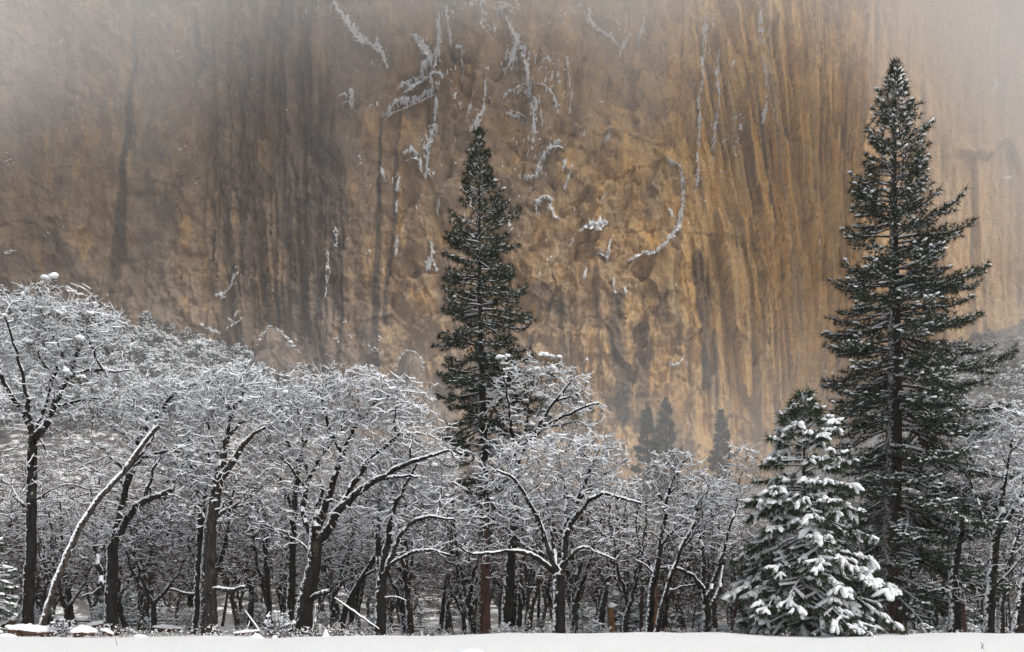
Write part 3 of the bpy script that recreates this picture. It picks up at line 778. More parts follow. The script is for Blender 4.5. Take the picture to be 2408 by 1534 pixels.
def radii(par, rmin, r0=0.0125, ex=2.08):
    n = len(par); acc = np.zeros(n); r = np.zeros(n)
    for i in range(n - 1, -1, -1):
        r[i] = max(acc[i] ** (1 / ex) if acc[i] > 0 else r0, r0)
        if par[i] >= 0: acc[par[i]] += r[i] ** ex
    return np.where(rmin > 0, np.clip(r, rmin, rmin * 1.5), r)

def tree_parts(root, org, P, par, r, limb, rng, mats, names, snow_amt=1.0, twigs=2, twig_len=0.62, blob=0.05, blob_size=0.1, snow_w=0.028, zlo=None, zhi=None, by_limb=True, top_bias=0.9, droop=0.0):
    """wood, twigs and snow meshes for each limb, under ROOT"""
    n = len(P)
    main = np.full(n, -1)
    for i in range(n):
        p = par[i]
        if p >= 0 and (main[p] < 0 or r[i] > r[main[p]]): main[p] = i
    D = np.zeros((n, 3)); has = par >= 0
    D[has] = norm(P[has] - P[par[has]])
    first = ~has
    D[first] = np.array([0, 0, 1.0])
    Dn = D.copy(); mm = main >= 0
    Dn[mm] = norm(D[mm] + D[main[mm]])
    e = np.nonzero(has)[0]; p = par[e]
    ismain = main[p] == e
    D0 = np.where(ismain[:, None], Dn[p], D[e]); R0 = np.where(ismain, r[p], r[e]); R1 = r[e]
    P0, P1, D1 = P[p], P[e], Dn[e]
    lim = limb[e]
    zlo = P[:, 2].min() if zlo is None else zlo; zhi = P[:, 2].max() if zhi is None else zhi
    fat = lambda z_: 0.62 + 0.85 * np.clip((z_ - zlo) / max(zhi - zlo, 1), 0, 1) ** 1.3
    # last fine twigs
    if twigs:
        cand = np.nonzero(r < 0.055)[0]; cand = cand[par[cand] >= 0]
        hc = np.clip((P[cand, 2] - zlo) / max(zhi - zlo, 1), 0, 1)
        cnt = rng.poisson(twigs * (0.45 + 1.25 * hc ** 1.4)); src = np.repeat(cand, cnt)
        td = norm(D[src] * 0.75 + rng.normal(0, 0.48, (len(src), 3)) + np.array([0, 0, 0.12 - droop]))
        T0 = P[src] - D[src] * rng.uniform(0, 0.3, (len(src), 1)); T1 = T0 + td * (twig_len * rng.uniform(0.5, 1.25, (len(src), 1)))
        tl = limb[src]
    thick = r >= 0.035
    for i in range(n):
        if par[i] >= 0 and not thick[par[i]]: thick[i] = False
    tk = thick[e]
    groups = sorted(set(lim.tolist())) if by_limb else [None]
    for g in groups:
        s = np.ones(len(e), bool) if g is None else lim == g
        wood, fine, snow = Geo(), Geo(), Geo()
        for lo, hi, k, geo in ((0.09, 99, 9, wood), (0.0, 0.09, 5, wood), (None, 0, 3, fine)):
            m = s & ((tk & (R1 >= lo) & (R1 < hi)) if lo is not None else ~tk)
            if m.any():
                V, q = tubes(P0[m], P1[m], R0[m], R1[m], R0[m], R1[m], D0[m], D1[m], k, REF_Y)
                geo.add(V, q)
        # snow lying along the branches
        flat = 1 - np.abs(D[e][:, 2])
        hz = np.clip((P1[:, 2] - zlo) / max(zhi - zlo, 1), 0, 1)
        pr = np.clip(snow_amt * (0.30 + 0.65 * flat + 0.40 * (hz - 0.45) * top_bias * 2), 0, 1)
        pr = np.where(flat < 0.05, 0, pr)
        pr = np.where((R1 > 0.06) & (flat > 0.07), np.maximum(pr, 0.75 * snow_amt), pr)
        m = s & (rng.random(len(e)) < pr)
        if m.any():
            w = np.maximum(np.minimum(R1[m] * 0.86, 0.26), snow_w * fat(P1[m][:, 2]) * rng.uniform(0.7, 1.35, m.sum()))
            h = np.clip(0.35 * R1[m], 0, 0.05) + snow_w * fat(P1[m][:, 2]) * rng.uniform(0.7, 1.6, m.sum()) * (0.45 + 0.9 * flat[m])
            dm_ = D[e][m]; upn = norm(np.array([0, 0, 1.0]) - dm_ * dm_[:, 2:3])
            up = upn * (R1[m] * 0.72 + h * 0.25)[:, None]
            big = R1[m] > 0.06
            for sel, k in ((big, 6), (~big, 3)):
                if sel.any():
                    V, q = tubes((P0[m] + up)[sel], (P1[m] + up)[sel], w[sel] * rng.uniform(0.8, 1.1, sel.sum()), w[sel] * rng.uniform(0.75, 1.1, sel.sum()), h[sel], h[sel] * rng.uniform(0.7, 1.1, sel.sum()), D[e][m][sel], D[e][m][sel], k, REF_Z)
                    snow.add(V, q)
        if twigs:
            st = np.ones(len(src), bool) if g is None else tl == g
            if st.any():
                c = st.sum(); rr = np.full(c, 0.0095); z0 = np.zeros(c) + 0.003
                V, q = tubes(T0[st], T1[st], rr, z0, rr, z0, td[st], td[st], 3, REF_Y)
                fine.add(V, q)
                hz2 = np.clip((T1[:, 2] - zlo) / max(zhi - zlo, 1), 0, 1)
                pt = snow_amt * (0.36 + 0.55 * (hz2 - 0.4) * top_bias * 2) * (1 - np.abs(td[:, 2]) ** 2)
                m2 = st & (rng.random(len(src)) < pt)
                if m2.any():
                    c = m2.sum(); w = snow_w * fat(T1[m2][:, 2]) * rng.uniform(0.55, 1.25, c); h = snow_w * fat(T1[m2][:, 2]) * rng.uniform(0.5, 1.3, c)
                    a = T0[m2] + (T1[m2] - T0[m2]) * 0.1; b = T0[m2] + (T1[m2] - T0[m2]) * rng.uniform(0.6, 1.0, (c, 1))
                    off = np.array([0, 0, 1.0]) * (h * 0.6)[:, None]
                    V, q = tubes(a + off, b + off, w, w * 0.6, h, h * 0.6, td[m2], td[m2], 3, REF_Z)
                    snow.add(V, q)
        if blob > 0:
            hz3 = np.clip((P[:, 2] - zlo) / max(zhi - zlo, 1), 0, 1)
            bl = np.nonzero((r < 0.06) & (rng.random(n) < blob * (0.05 + 2.2 * hz3 ** 3)) & (np.ones(n, bool) if g is None else limb == g))[0]
            if len(bl):
                sz = blob_size * rng.gamma(3.0, 0.33, len(bl))
                lumps(snow, P[bl] + np.array([0, 0, 0.05]), np.stack([sz, sz * 0.8, sz * 0.6], 1), rng)
        nm = names[0] if g in (0, None) else names[1]
        bm_ = wood.mesh(nm, mats[0], True, org)
        part = None
        if bm_ is not None: part = link(nm, bm_, root)
        fm = fine.mesh('twigs', mats[1], False, org)
        if fm is not None: link('twigs' if part is not None else 'branch', fm, part or root, kind='stuff')
        sm = snow.mesh('snow', mats[2], True, org)
        if sm is not None: link('snow', sm, part or root, kind='stuff')

CROWN = 1.66
def crown_points(cr, y0, depth, rng):
    A = []
    for (u, v, ru, rv, n) in cr:
        s = y0 / F
        n = int(n * CROWN)
        d = norm(rng.normal(0, 1, (n, 3))) * (rng.random((n, 1)) ** (1 / 2.4))
        lob = 0.72 + 0.62 * fbm(np.arctan2(d[:, 0], d[:, 1]) * 1.3 + 9, d[:, 2] / np.linalg.norm(d, axis=1) * 2.2 + rng.random() * 50, 5, 2)[:, None]
        c = PX(u, v, y0)
        A.append(c + d * lob * np.array([ru * s, ru * s * depth, rv * s]))
    return np.concatenate(A)

def oak(name, label, cat, y0, trunk, limbs, crowns, seed, mats=('oak_bark', 'twig', 'snow'), group=None, step=0.42, depth=0.7, mistletoe=(), boughs=7, kill=0.36, **kw):
    """a broadleaf tree whose trunk and main limbs follow given lines; trunk/limb points are (u, v) with end radii in metres"""
    rng = np.random.default_rng(seed)
    sk = Skel()
    (tp, ra, rb) = trunk
    pts = [PX(u, v, y0) for u, v in tp]
    g = float(ground_h(pts[0][0], y0)) - 0.25
    pts[0][2] = g
    pts = resample(pts, 0.5, rng, 0.05)
    last = -1
    for i, p in enumerate(pts):
        t = i / (len(pts) - 1)
        flare = 1 + 0.75 * math.exp(-(p[2] - g) / 0.55)
        last = sk.add(p, last, (ra + (rb - ra) * t) * flare, 0)
    for li, (lp, la, lb, dz) in enumerate(limbs):
        q = [PX(u, v, y0) for u, v in lp]
        arr = np.array(sk.P)
        # nearest existing point in the picture plane
        j = int(np.argmin((arr[:, 0] - q[0][0]) ** 2 + (arr[:, 2] - q[0][2]) ** 2))
        q[0] = arr[j].copy()
        acc = 0
        for kx in range(1, len(q)):
            acc += np.linalg.norm(q[kx][[0, 2]] - q[kx - 1][[0, 2]])
            q[kx][1] = arr[j][1] + dz * acc
        q = resample(q, 0.45, rng, 0.10)
        last = j
        for i, p in enumerate(q[1:]):
            t = (i + 1) / (len(q) - 1)
            last = sk.add(p, last, min(1.2 * (la + (lb - la) * t), sk.rmin[j] * 0.95), li + 1)
    # further boughs from the traced limbs up into the crown
    n_l = len(limbs); cw = np.array([c[4] for c in crowns], float)
    for k in range(boughs):
        (cu, cv, cru, crv, _n) = crowns[int(rng.choice(len(crowns), p=cw / cw.sum()))]
        a = rng.uniform(0.1, math.pi - 0.1); q1 = PX(cu + math.cos(a) * cru * 0.8, cv - math.sin(a) * crv * 0.75, y0); q1[1] += rng.uniform(-0.6, 0.4) * cru / F * y0 * depth
        arr = np.array(sk.P); rm = np.array(sk.rmin); lo = np.nonzero((rm > 0.07) & (arr[:, 2] < q1[2] - 0.8) & (np.array(sk.limb) > 0))[0]
        if len(lo) == 0: continue
        dd = np.linalg.norm(arr[lo] - q1, axis=1) - 0.55 * (q1[2] - arr[lo][:, 2]); j = int(lo[np.argmin(dd)])
        q0 = arr[j]; mid = 0.5 * (q0 + q1) + rng.normal(0, 0.12, 3) * np.linalg.norm(q1 - q0) + np.array([0, 0, 0.06 * np.linalg.norm(q1 - q0)])
        n_l += 1; last = j; qq = resample([q0, mid, q1], 0.45, rng, 0.14); r0_ = min(rm[j] * 0.7, 0.05 + 0.022 * np.linalg.norm(q1 - q0))
        for i, p in enumerate(qq[1:]): last = sk.add(p, last, max(r0_ * (1 - 0.75 * (i + 1) / (len(qq) - 1)), 0.02), n_l)
    A = crown_points(crowns, y0, depth, rng)
    P, par, limb, rmin = grow(sk, A, set(range(1, n_l + 1)) if n_l else {0}, rng, step=step, kill=kill)
    r = radii(par, rmin)
    org = np.array([P[0][0], P[0][1], g + 0.25])
    root = link(name, None, None, org, label, cat, group)
    root.empty_display_size = 0.5
    tree_parts(root, org, P, par, r, limb, rng, [M[m] for m in mats], ('trunk', 'limb'), **kw)
    for (u, v, s) in mistletoe:
        q = PX(u, v, y0)
        near = P[np.argmin((P[:, 0] - q[0]) ** 2 + (P[:, 2] - q[2]) ** 2)]
        mistletoe_clump(root, near, s, org, rng)
    return root

def mistletoe_clump(root, c, s, org, rng):
    n = int(170 * (s / 0.5))
    d = norm(rng.normal(0, 1, (n, 3))); p = c + d * s * (rng.random((n, 1)) ** 0.45) * np.array([1, 1, 0.85])
    a = norm(rng.normal(0, 1, (n, 3))); b = norm(np.cross(a, rng.normal(0, 1, (n, 3))))
    L = rng.uniform(0.06, 0.15, (n, 1))
    V = np.stack([p - a * L * 0.4, p + b * L * 0.5, p + a * L], 1).reshape(-1, 3)
    g = Geo(); g.add(V, np.arange(3 * n).reshape(-1, 3))
    cl = link('mistletoe', g.mesh('mistletoe', M['mistletoe'], False, org), root, kind='stuff')
    sg = Geo(); m = 5
    lumps(sg, c + rng.normal(0, 0.35 * s, (m, 3)) * np.array([1, 1, 0.3]) + np.array([0, 0, s * 0.75]), rng.uniform(0.25, 0.5, (m, 1)) * s * np.array([[1.0, 0.9, 0.7]]), rng, ICO2)
    link('snow', sg.mesh('snow', M['snow'], True, org), cl, kind='stuff')

OAK = dict(snow_amt=1.0, blob=0.05)
oak('mistletoe_oak', 'tall black oak full of dark mistletoe clumps, beside the leaning dead trunk', 'tree', 69,
    ([(62,1474),(68,1390),(73,1297),(74,1143),(75,1057),(77,1030)], 0.42, 0.33),
    [([(75,1035),(68,983),(37,933),(12,866),(-15,800)], 0.20, 0.06, -0.25), ([(77,1032),(95,1018),(114,970),(139,903),(148,884),(166,822),(179,761),(185,724)], 0.26, 0.05, 0.15),
     ([(146,888),(185,872),(228,869),(271,878),(315,878)], 0.12, 0.04, -0.3), ([(90,1022),(99,896),(117,816),(142,748),(123,705)], 0.15, 0.04, 0.3),
     ([(76,1033),(80,933),(74,847),(62,773)], 0.16, 0.04, -0.4), ([(73,1200),(40,1180),(12,1140),(-20,1120)], 0.12, 0.05, 0.3), ([(118,960),(180,930),(240,920)], 0.10, 0.04, 0.5)],
    [(90,775,185,105,620), (190,800,110,90,420), (20,880,110,110,330), (120,960,150,80,260), (200,890,110,60,200), (30,1130,90,110,170), (150,1120,110,80,120)], 11,
    mistletoe=[(150,700,0.75), (205,730,0.7), (195,780,0.55), (240,770,0.5), (225,830,0.55), (180,905,0.6), (215,905,0.4), (20,740,0.6), (95,735,0.45), (100,830,0.4), (248,828,0.5), (60,790,0.4)], **OAK)
oak('dead_trunk', 'long bare dead trunk leaning far over to the right', 'dead tree', 67.5,
    ([(88,1478),(130,1372),(185,1242),(232,1172),(290,1112),(330,1052),(358,1014),(374,1002)], 0.26, 0.14),
    [([(160,1300),(178,1294),(190,1284)], 0.05, 0.03, -0.4), ([(290,1112),(316,1080),(345,1030),(350,990)], 0.13, 0.07, 0.3)],
    [(345,985,30,25,20)], 12, mats=('dead_wood', 'twig', 'snow'), snow_amt=1.3, blob=0.0, boughs=0)
oak('flat_topped_oak', 'black oak with a flat snow-heaped top and a broken limb, behind the leaning dead trunk', 'tree', 72,
    ([(262,1488),(260,1400),(262,1359),(265,1285)], 0.50, 0.40),
    [([(267,1285),(271,1248),(290,1143),(308,1094),(315,1020),(352,946),(372,938)], 0.26, 0.07, 0.1), ([(266,1275),(284,1254),(321,1205),(352,1180),(395,1172),(424,1160)], 0.24, 0.14, -0.3),
     ([(352,1180),(358,1131),(382,1081)], 0.14, 0.06, 0.2), ([(262,1370),(240,1385),(228,1340),(213,1291)], 0.26, 0.14, 0.2), ([(240,1380),(216,1395),(185,1400),(178,1412)], 0.07, 0.03, 0.2),
     ([(315,1030),(355,985),(420,920),(470,905),(505,902)], 0.15, 0.05, -0.2), ([(300,1110),(340,1075),(400,1062),(450,1070)], 0.12, 0.04, -0.3), ([(308,1090),(290,1030),(300,960)], 0.10, 0.03, 0.4)],
    [(420,915,110,28,420), (400,975,120,60,420), (350,1060,110,80,320), (300,980,80,80,220), (220,1260,70,70,160), (420,1110,80,60,200), (330,1230,110,60,150), (190,1110,90,110,220)], 13, **OAK)
oak('burl_trunked_oak', 'thick oak with rough grey bark, snow-piled dome crown and a bare broken side limb', 'tree', 68,
    ([(493,1487),(490,1420),(489,1359),(494,1230),(505,1180),(512,1143)], 0.62, 0.36),
    [([(512,1143),(524,1051),(537,970),(565,921),(560,880)], 0.30, 0.07, 0.1), ([(512,1140),(555,1082),(602,1032),(640,1015)], 0.24, 0.07, -0.3), ([(500,1384),(530,1386),(555,1390),(588,1381)], 0.14, 0.08, -0.4),
     ([(530,1020),(570,975),(620,960)], 0.13, 0.04, 0.3), ([(520,1080),(480,1010),(470,950)], 0.12, 0.04, 0.25), ([(537,970),(520,930),(500,900)], 0.10, 0.04, -0.2), ([(495,1240),(470,1205),(440,1180)], 0.12, 0.05, 0.3),
     ([(498,1220),(540,1190),(590,1180)], 0.14, 0.05, 0.4)],
    [(555,905,105,55,520), (590,960,110,60,420), (500,960,90,70,300), (620,1040,90,60,260), (470,1080,80,80,220), (580,1110,90,70,240), (560,1200,80,60,140), (440,1190,60,60,110)], 14,
    mats=('grey_bark', 'twig', 'snow'), snow_amt=1.0, blob=0.08, blob_size=0.13)
oak('snow_plastered_oak', 'dark oak with a snow-plastered trunk just left of the thick grey oak', 'tree', 73,
    ([(466,1480),(467,1400),(470,1300),(474,1190)], 0.40, 0.28),
    [([(474,1195),(450,1120),(438,1060),(430,1010)], 0.16, 0.05, 0.2), ([(474,1190),(482,1120),(478,1040)], 0.16, 0.05, 0.3), ([(468,1400),(440,1398),(405,1386)], 0.13, 0.06, -0.2), ([(470,1330),(440,1280),(410,1260)], 0.11, 0.04, 0.2)],
    [(440,1060,80,70,260), (410,1250,70,60,160), (470,1130,70,60,150)], 15, **OAK)
oak('sprawling_oak', 'broad oak with the widest dome of snowy branches, trunk split low above a broken stub', 'tree', 68,
    ([(712,1496),(713,1450),(716,1421),(737,1334),(741,1276),(742,1240)], 0.66, 0.42),
    [([(742,1245),(741,1218),(751,1141),(740,1080)], 0.22, 0.06, 0.3), ([(741,1276),(703,1209),(722,1107),(761,1045),(790,1006),(800,950)], 0.20, 0.06, 0.2), ([(741,1270),(766,1258),(799,1204),(838,1170),(896,1136),(954,1107),(1021,1088),(1062,1078)], 0.30, 0.06, -0.3),
     ([(742,1255),(780,1141),(799,1064),(838,987),(867,953),(898,888)], 0.26, 0.06, 0.1), ([(805,1198),(838,1132),(867,1083),(915,1045),(954,996)], 0.18, 0.05, 0.15), ([(720,1426),(746,1397),(778,1393)], 0.20, 0.14, -0.4),
     ([(722,1107),(700,1050),(690,980)], 0.12, 0.04, 0.4), ([(799,1064),(770,1000),(760,930)], 0.13, 0.04, -0.35), ([(896,1136),(940,1130),(1000,1135)], 0.11, 0.04, -0.4), ([(740,1300),(700,1270),(660,1260)], 0.12, 0.05, 0.3)],
    [(820,925,150,60,760), (920,960,120,65,560), (760,980,140,70,480), (980,1040,90,55,380), (1040,1080,65,35,300), (860,1060,170,70,480), (700,1090,90,80,260), (900,1170,130,60,260), (780,1200,110,70,200), (650,1240,70,60,120)], 16,
    snow_amt=1.0, blob=0.08, blob_size=0.12, boughs=12)

oak('upright_oak', 'dark oak with one tall upright stem rising behind the broad dome', 'tree', 72,
    ([(683,1476),(684,1400),(686,1325),(688,1257)], 0.34, 0.26),
    [([(688,1260),(691,1180),(698,1093),(715,1025),(732,972),(744,919),(748,880)], 0.22, 0.05, 0.1), ([(690,1200),(660,1140),(640,1080)], 0.12, 0.04, 0.2), ([(698,1093),(670,1030),(665,970)], 0.10, 0.04, -0.2), ([(688,1280),(655,1250),(620,1240)], 0.10, 0.04, -0.2)],
    [(720,915,85,55,360), (660,980,80,70,300), (630,1090,80,80,260), (620,1230,70,60,160), (700,1170,80,60,160)], 17, **OAK)
oak('forked_oak', 'oak that forks into four steep dark stems from one straight base', 'tree', 68.5,
    ([(893,1496),(893,1440),(896,1373),(898,1355)], 0.42, 0.36),
    [([(897,1365),(884,1267),(886,1180),(891,1103)], 0.24, 0.06, 0.15), ([(898,1360),(915,1267),(930,1194),(963,1141),(985,1100)], 0.23, 0.06, -0.2), ([(899,1358),(910,1339),(939,1267),(973,1228),(1021,1223),(1072,1228)], 0.19, 0.05, -0.3),
     ([(900,1352),(918,1330),(954,1305),(1012,1296),(1074,1312)], 0.12, 0.04, -0.45), ([(884,1250),(860,1200),(850,1150)], 0.10, 0.04, 0.3), ([(893,1400),(930,1404),(958,1414)], 0.06, 0.03, -0.4), ([(930,1194),(920,1130),(935,1080)], 0.12, 0.04, 0.3)],
    [(960,1120,110,60,420), (900,1110,80,60,240), (1030,1180,80,60,280), (1000,1260,90,50,200), (850,1180,60,60,130), (940,1210,90,60,200)], 18, **OAK)
oak('leaning_oak', 'slanting oak trunk leaning right to touch the forked oak', 'tree', 75,
    ([(793,1476),(810,1436),(828,1397),(877,1320),(900,1280)], 0.30, 0.20),
    [([(880,1318),(905,1270),(915,1200)], 0.14, 0.05, 0.2), ([(850,1362),(880,1345),(900,1320)], 0.09, 0.05, -0.4), ([(828,1397),(800,1360),(795,1320)], 0.08, 0.04, 0.2), ([(838,1380),(830,1330),(840,1280)], 0.09, 0.04, 0.4)],
    [(900,1230,70,60,160), (810,1310,60,60,110)], 19, **OAK)
oak('mistletoe_crowned_oak', 'tall dark-trunked oak with bare upswept boughs and mistletoe beside the middle pine', 'tree', 74,
    ([(1190,1488),(1194,1400),(1200,1325),(1206,1228),(1210,1150),(1216,1080)], 0.50, 0.28),
    [([(1214,1090),(1202,1011),(1192,938),(1178,868)], 0.15, 0.04, -0.2), ([(1216,1085),(1241,996),(1245,938),(1257,885)], 0.14, 0.04, 0.1), ([(1216,1080),(1262,1011),(1299,953),(1340,908)], 0.17, 0.05, -0.2),
     ([(1262,1008),(1328,987),(1371,967),(1403,962)], 0.12, 0.05, -0.3), ([(1225,1060),(1270,960),(1290,880),(1310,850)], 0.12, 0.04, 0.3), ([(1206,1150),(1170,1090),(1150,1040)], 0.10, 0.04, 0.2), ([(1299,953),(1350,935),(1380,915)], 0.09, 0.03, 0.2)],
    [(1250,900,95,60,300), (1320,920,80,55,240), (1350,980,70,45,160), (1190,950,50,80,140), (1270,1010,120,50,220), (1160,1060,60,50,110)], 20,
    mistletoe=[(1178,862,0.7), (1255,888,0.7), (1275,856,0.55), (1300,880,0.6), (1312,848,0.6), (1270,945,0.65), (1345,918,0.55), (1285,990,0.55), (1352,985,0.5), (1250,1012,0.5), (1230,960,0.4), (1390,965,0.35)], snow_amt=0.85, blob=0.02)
oak('fan_branched_oak', 'oak with a wide fan of snowy boughs, right of the middle pine', 'tree', 67,
    ([(1313,1494),(1314,1430),(1315,1373),(1312,1354)], 0.45, 0.40),
    [([(1312,1356),(1294,1315),(1274,1247),(1250,1194),(1212,1132),(1168,1112)], 0.22, 0.05, -0.15), ([(1314,1356),(1328,1325),(1332,1252),(1357,1180),(1381,1122),(1410,1054)], 0.24, 0.05, 0.1), ([(1330,1270),(1332,1170),(1328,1107),(1315,1050)], 0.18, 0.05, 0.3),
     ([(1310,1352),(1270,1315),(1226,1300),(1192,1296),(1150,1305),(1110,1310),(1090,1294)], 0.16, 0.05, -0.35), ([(1330,1320),(1366,1286),(1410,1305),(1440,1320)], 0.12, 0.04, -0.4), ([(1331,1255),(1385,1175),(1419,1160),(1472,1180),(1502,1189)], 0.17, 0.05, -0.25),
     ([(1294,1315),(1240,1290),(1190,1240),(1150,1210)], 0.13, 0.04, 0.3), ([(1310,1350),(1303,1300),(1290,1200),(1285,1130)], 0.16, 0.04, 0.35), ([(1357,1180),(1400,1130),(1440,1100)], 0.11, 0.04, 0.2)],
    [(1310,1075,150,60,620), (1400,1080,80,60,380), (1190,1120,80,50,260), (1450,1150,65,45,240), (1150,1210,80,45,220), (1300,1160,170,60,340), (1130,1300,60,35,90), (1430,1270,60,50,110), (1240,1230,90,50,160)], 21,
    snow_amt=1.0, blob=0.06, blob_size=0.11)
oak('slender_oak', 'slender oak with thin rising boughs near the orange snags', 'tree', 68,
    ([(1524,1494),(1529,1430),(1535,1373),(1550,1300),(1556,1250)], 0.30, 0.19),
    [([(1556,1255),(1559,1228),(1574,1156),(1593,1107),(1624,1072)], 0.17, 0.04, 0.1), ([(1540,1345),(1506,1286),(1496,1228),(1500,1170)], 0.11, 0.04, 0.2), ([(1552,1276),(1588,1238),(1627,1228),(1660,1215)], 0.10, 0.03, -0.3), ([(1565,1190),(1540,1140),(1530,1100)], 0.08, 0.03, 0.2), ([(1574,1156),(1610,1130),(1650,1120)], 0.08, 0.03, 0.3), ([(1537,1360),(1520,1330),(1480,1310)], 0.07, 0.03, -0.3)],
    [(1585,1110,75,55,240), (1510,1190,60,70,190), (1640,1190,60,60,160), (1480,1290,55,50,100), (1570,1190,70,60,140)], 22, snow_amt=0.75, blob=0.02)
oak('slanting_sapling_oak', 'thin speckled trunk slanting right, crossing the slender oak', 'tree', 66.5,
    ([(1536,1494),(1552,1440),(1569,1383),(1598,1296),(1627,1242)], 0.21, 0.11),
    [([(1600,1292),(1650,1240),(1680,1220)], 0.08, 0.03, 0.2), ([(1627,1242),(1640,1190),(1670,1150)], 0.09, 0.03, 0.2), ([(1580,1350),(1560,1300)], 0.06, 0.03, 0.3)],
    [(1670,1170,60,60,170), (1600,1230,60,50,100)], 23, snow_amt=0.8, blob=0.02)
oak('many_stemmed_oak', 'clump-like oak of several thin stems with one long bough arching left', 'tree', 73,
    ([(1662,1484),(1661,1440),(1657,1400)], 0.40, 0.30),
    [([(1657,1402),(1646,1372),(1603,1342),(1554,1332),(1530,1340)], 0.16, 0.05, -0.3), ([(1658,1402),(1655,1300),(1640,1210),(1630,1140)], 0.18, 0.04, 0.1), ([(1659,1410),(1690,1330),(1710,1250),(1730,1180)], 0.18, 0.04, -0.1), ([(1660,1440),(1700,1380),(1712,1300),(1705,1220)], 0.16, 0.04, 0.3), ([(1657,1410),(1630,1340),(1600,1300)], 0.11, 0.04, 0.4), ([(1650,1378),(1610,1376),(1560,1395)], 0.07, 0.03, -0.2)],
    [(1640,1160,70,60,200), (1720,1190,60,70,200), (1600,1270,60,50,140), (1690,1270,80,60,170), (1740,1090,50,50,120)], 24, snow_amt=0.8, blob=0.02)
oak('ivy_dark_oak', 'stout dark trunk with a red-brown stump against it, beside the tall pine', 'tree', 69,
    ([(2244,1494),(2243,1420),(2242,1333),(2254,1263),(2262,1200)], 0.44, 0.28),
    [([(2260,1210),(2290,1120),(2310,1050),(2340,990)], 0.17, 0.04, 0.3), ([(2254,1263),(2230,1190),(2220,1120)], 0.14, 0.04, 0.3), ([(2250,1290),(2290,1240),(2310,1200)], 0.11, 0.04, -0.2)],
    [(2310,1040,70,70,220), (2230,1150,60,60,140), (2300,1170,60,60,160)], 25, **OAK)
oak('tall_edge_oak', 'tall oak with a black trunk, white along one side, near the right picture edge', 'tree', 67,
    ([(2322,1494),(2325,1440),(2328,1402),(2337,1286),(2345,1240)], 0.40, 0.30),
    [([(2345,1245),(2353,1217),(2367,1124),(2377,1082),(2400,1000)], 0.22, 0.05, 0.1), ([(2344,1250),(2362,1230),(2395,1147),(2430,1090)], 0.17, 0.05, -0.2), ([(2340,1270),(2318,1205),(2300,1120),(2330,1020)], 0.13, 0.04, 0.3), ([(2330,1390),(2375,1340),(2410,1300)], 0.11, 0.04, -0.2), ([(2367,1124),(2390,1060),(2440,1010)], 0.11, 0.04, 0.3), ([(2328,1400),(2300,1398),(2270,1420)], 0.07, 0.03, 0.2)],
    [(2370,1000,70,50,280), (2420,1060,70,70,260), (2310,1060,60,60,170), (2410,1200,70,80,240), (2380,1330,60,60,140), (2280,1390,50,40,80)], 26, snow_amt=1.0, blob=0.05)
oak('thin_edge_oak', 'thin pale-flanked oak just right of the tall black-trunked oak', 'tree', 76,
    ([(2354,1488),(2356,1440),(2358,1402),(2372,1320),(2395,1250)], 0.26, 0.15),
    [([(2372,1325),(2400,1290),(2440,1260)], 0.09, 0.03, 0.2), ([(2392,1255),(2400,1190),(2390,1130)], 0.10, 0.03, 0.2), ([(2358,1400),(2390,1365),(2420,1340)], 0.08, 0.03, -0.2)],
    [(2400,1160,70,70,220), (2430,1270,60,60,120)], 27, **OAK)
oak('corner_oak', 'snow-plastered trunk leaning in at the right picture edge', 'tree', 64.5,
    ([(2390,1494),(2394,1450),(2402,1402),(2425,1300),(2440,1240)], 0.42, 0.26),
    [([(2430,1280),(2450,1180),(2440,1100)], 0.15, 0.05, 0.2), ([(2402,1402),(2380,1370),(2372,1340)], 0.08, 0.03, -0.2)],
    [(2440,1150,70,80,180)], 28, **OAK)

# ------------------------------------------------------------------ conifers
def needles(geo, C, Dr, rng, n, length, width, spread=0.75, droop=0.0):
    """tufts of needle-thin triangles at C pointing roughly along Dr"""
    k = len(C)
    if k == 0: return
    d = norm(Dr[:, None, :] * 0.7 + rng.normal(0, spread, (k, n, 3)) + np.array([0, 0, -droop])).reshape(-1, 3)
    o = np.repeat(C, n, 0) + rng.normal(0, 0.05 * length, (k * n, 3))
    L = length * rng.uniform(0.65, 1.15, (k * n, 1))
    s = norm(np.cross(d, rng.normal(0, 1, (k * n, 3)))) * width
    V = np.stack([o - s * 0.5, o + s * 0.5, o + d * L], 1).reshape(-1, 3)
    geo.add(V, np.arange(3 * k * n).reshape(-1, 3))

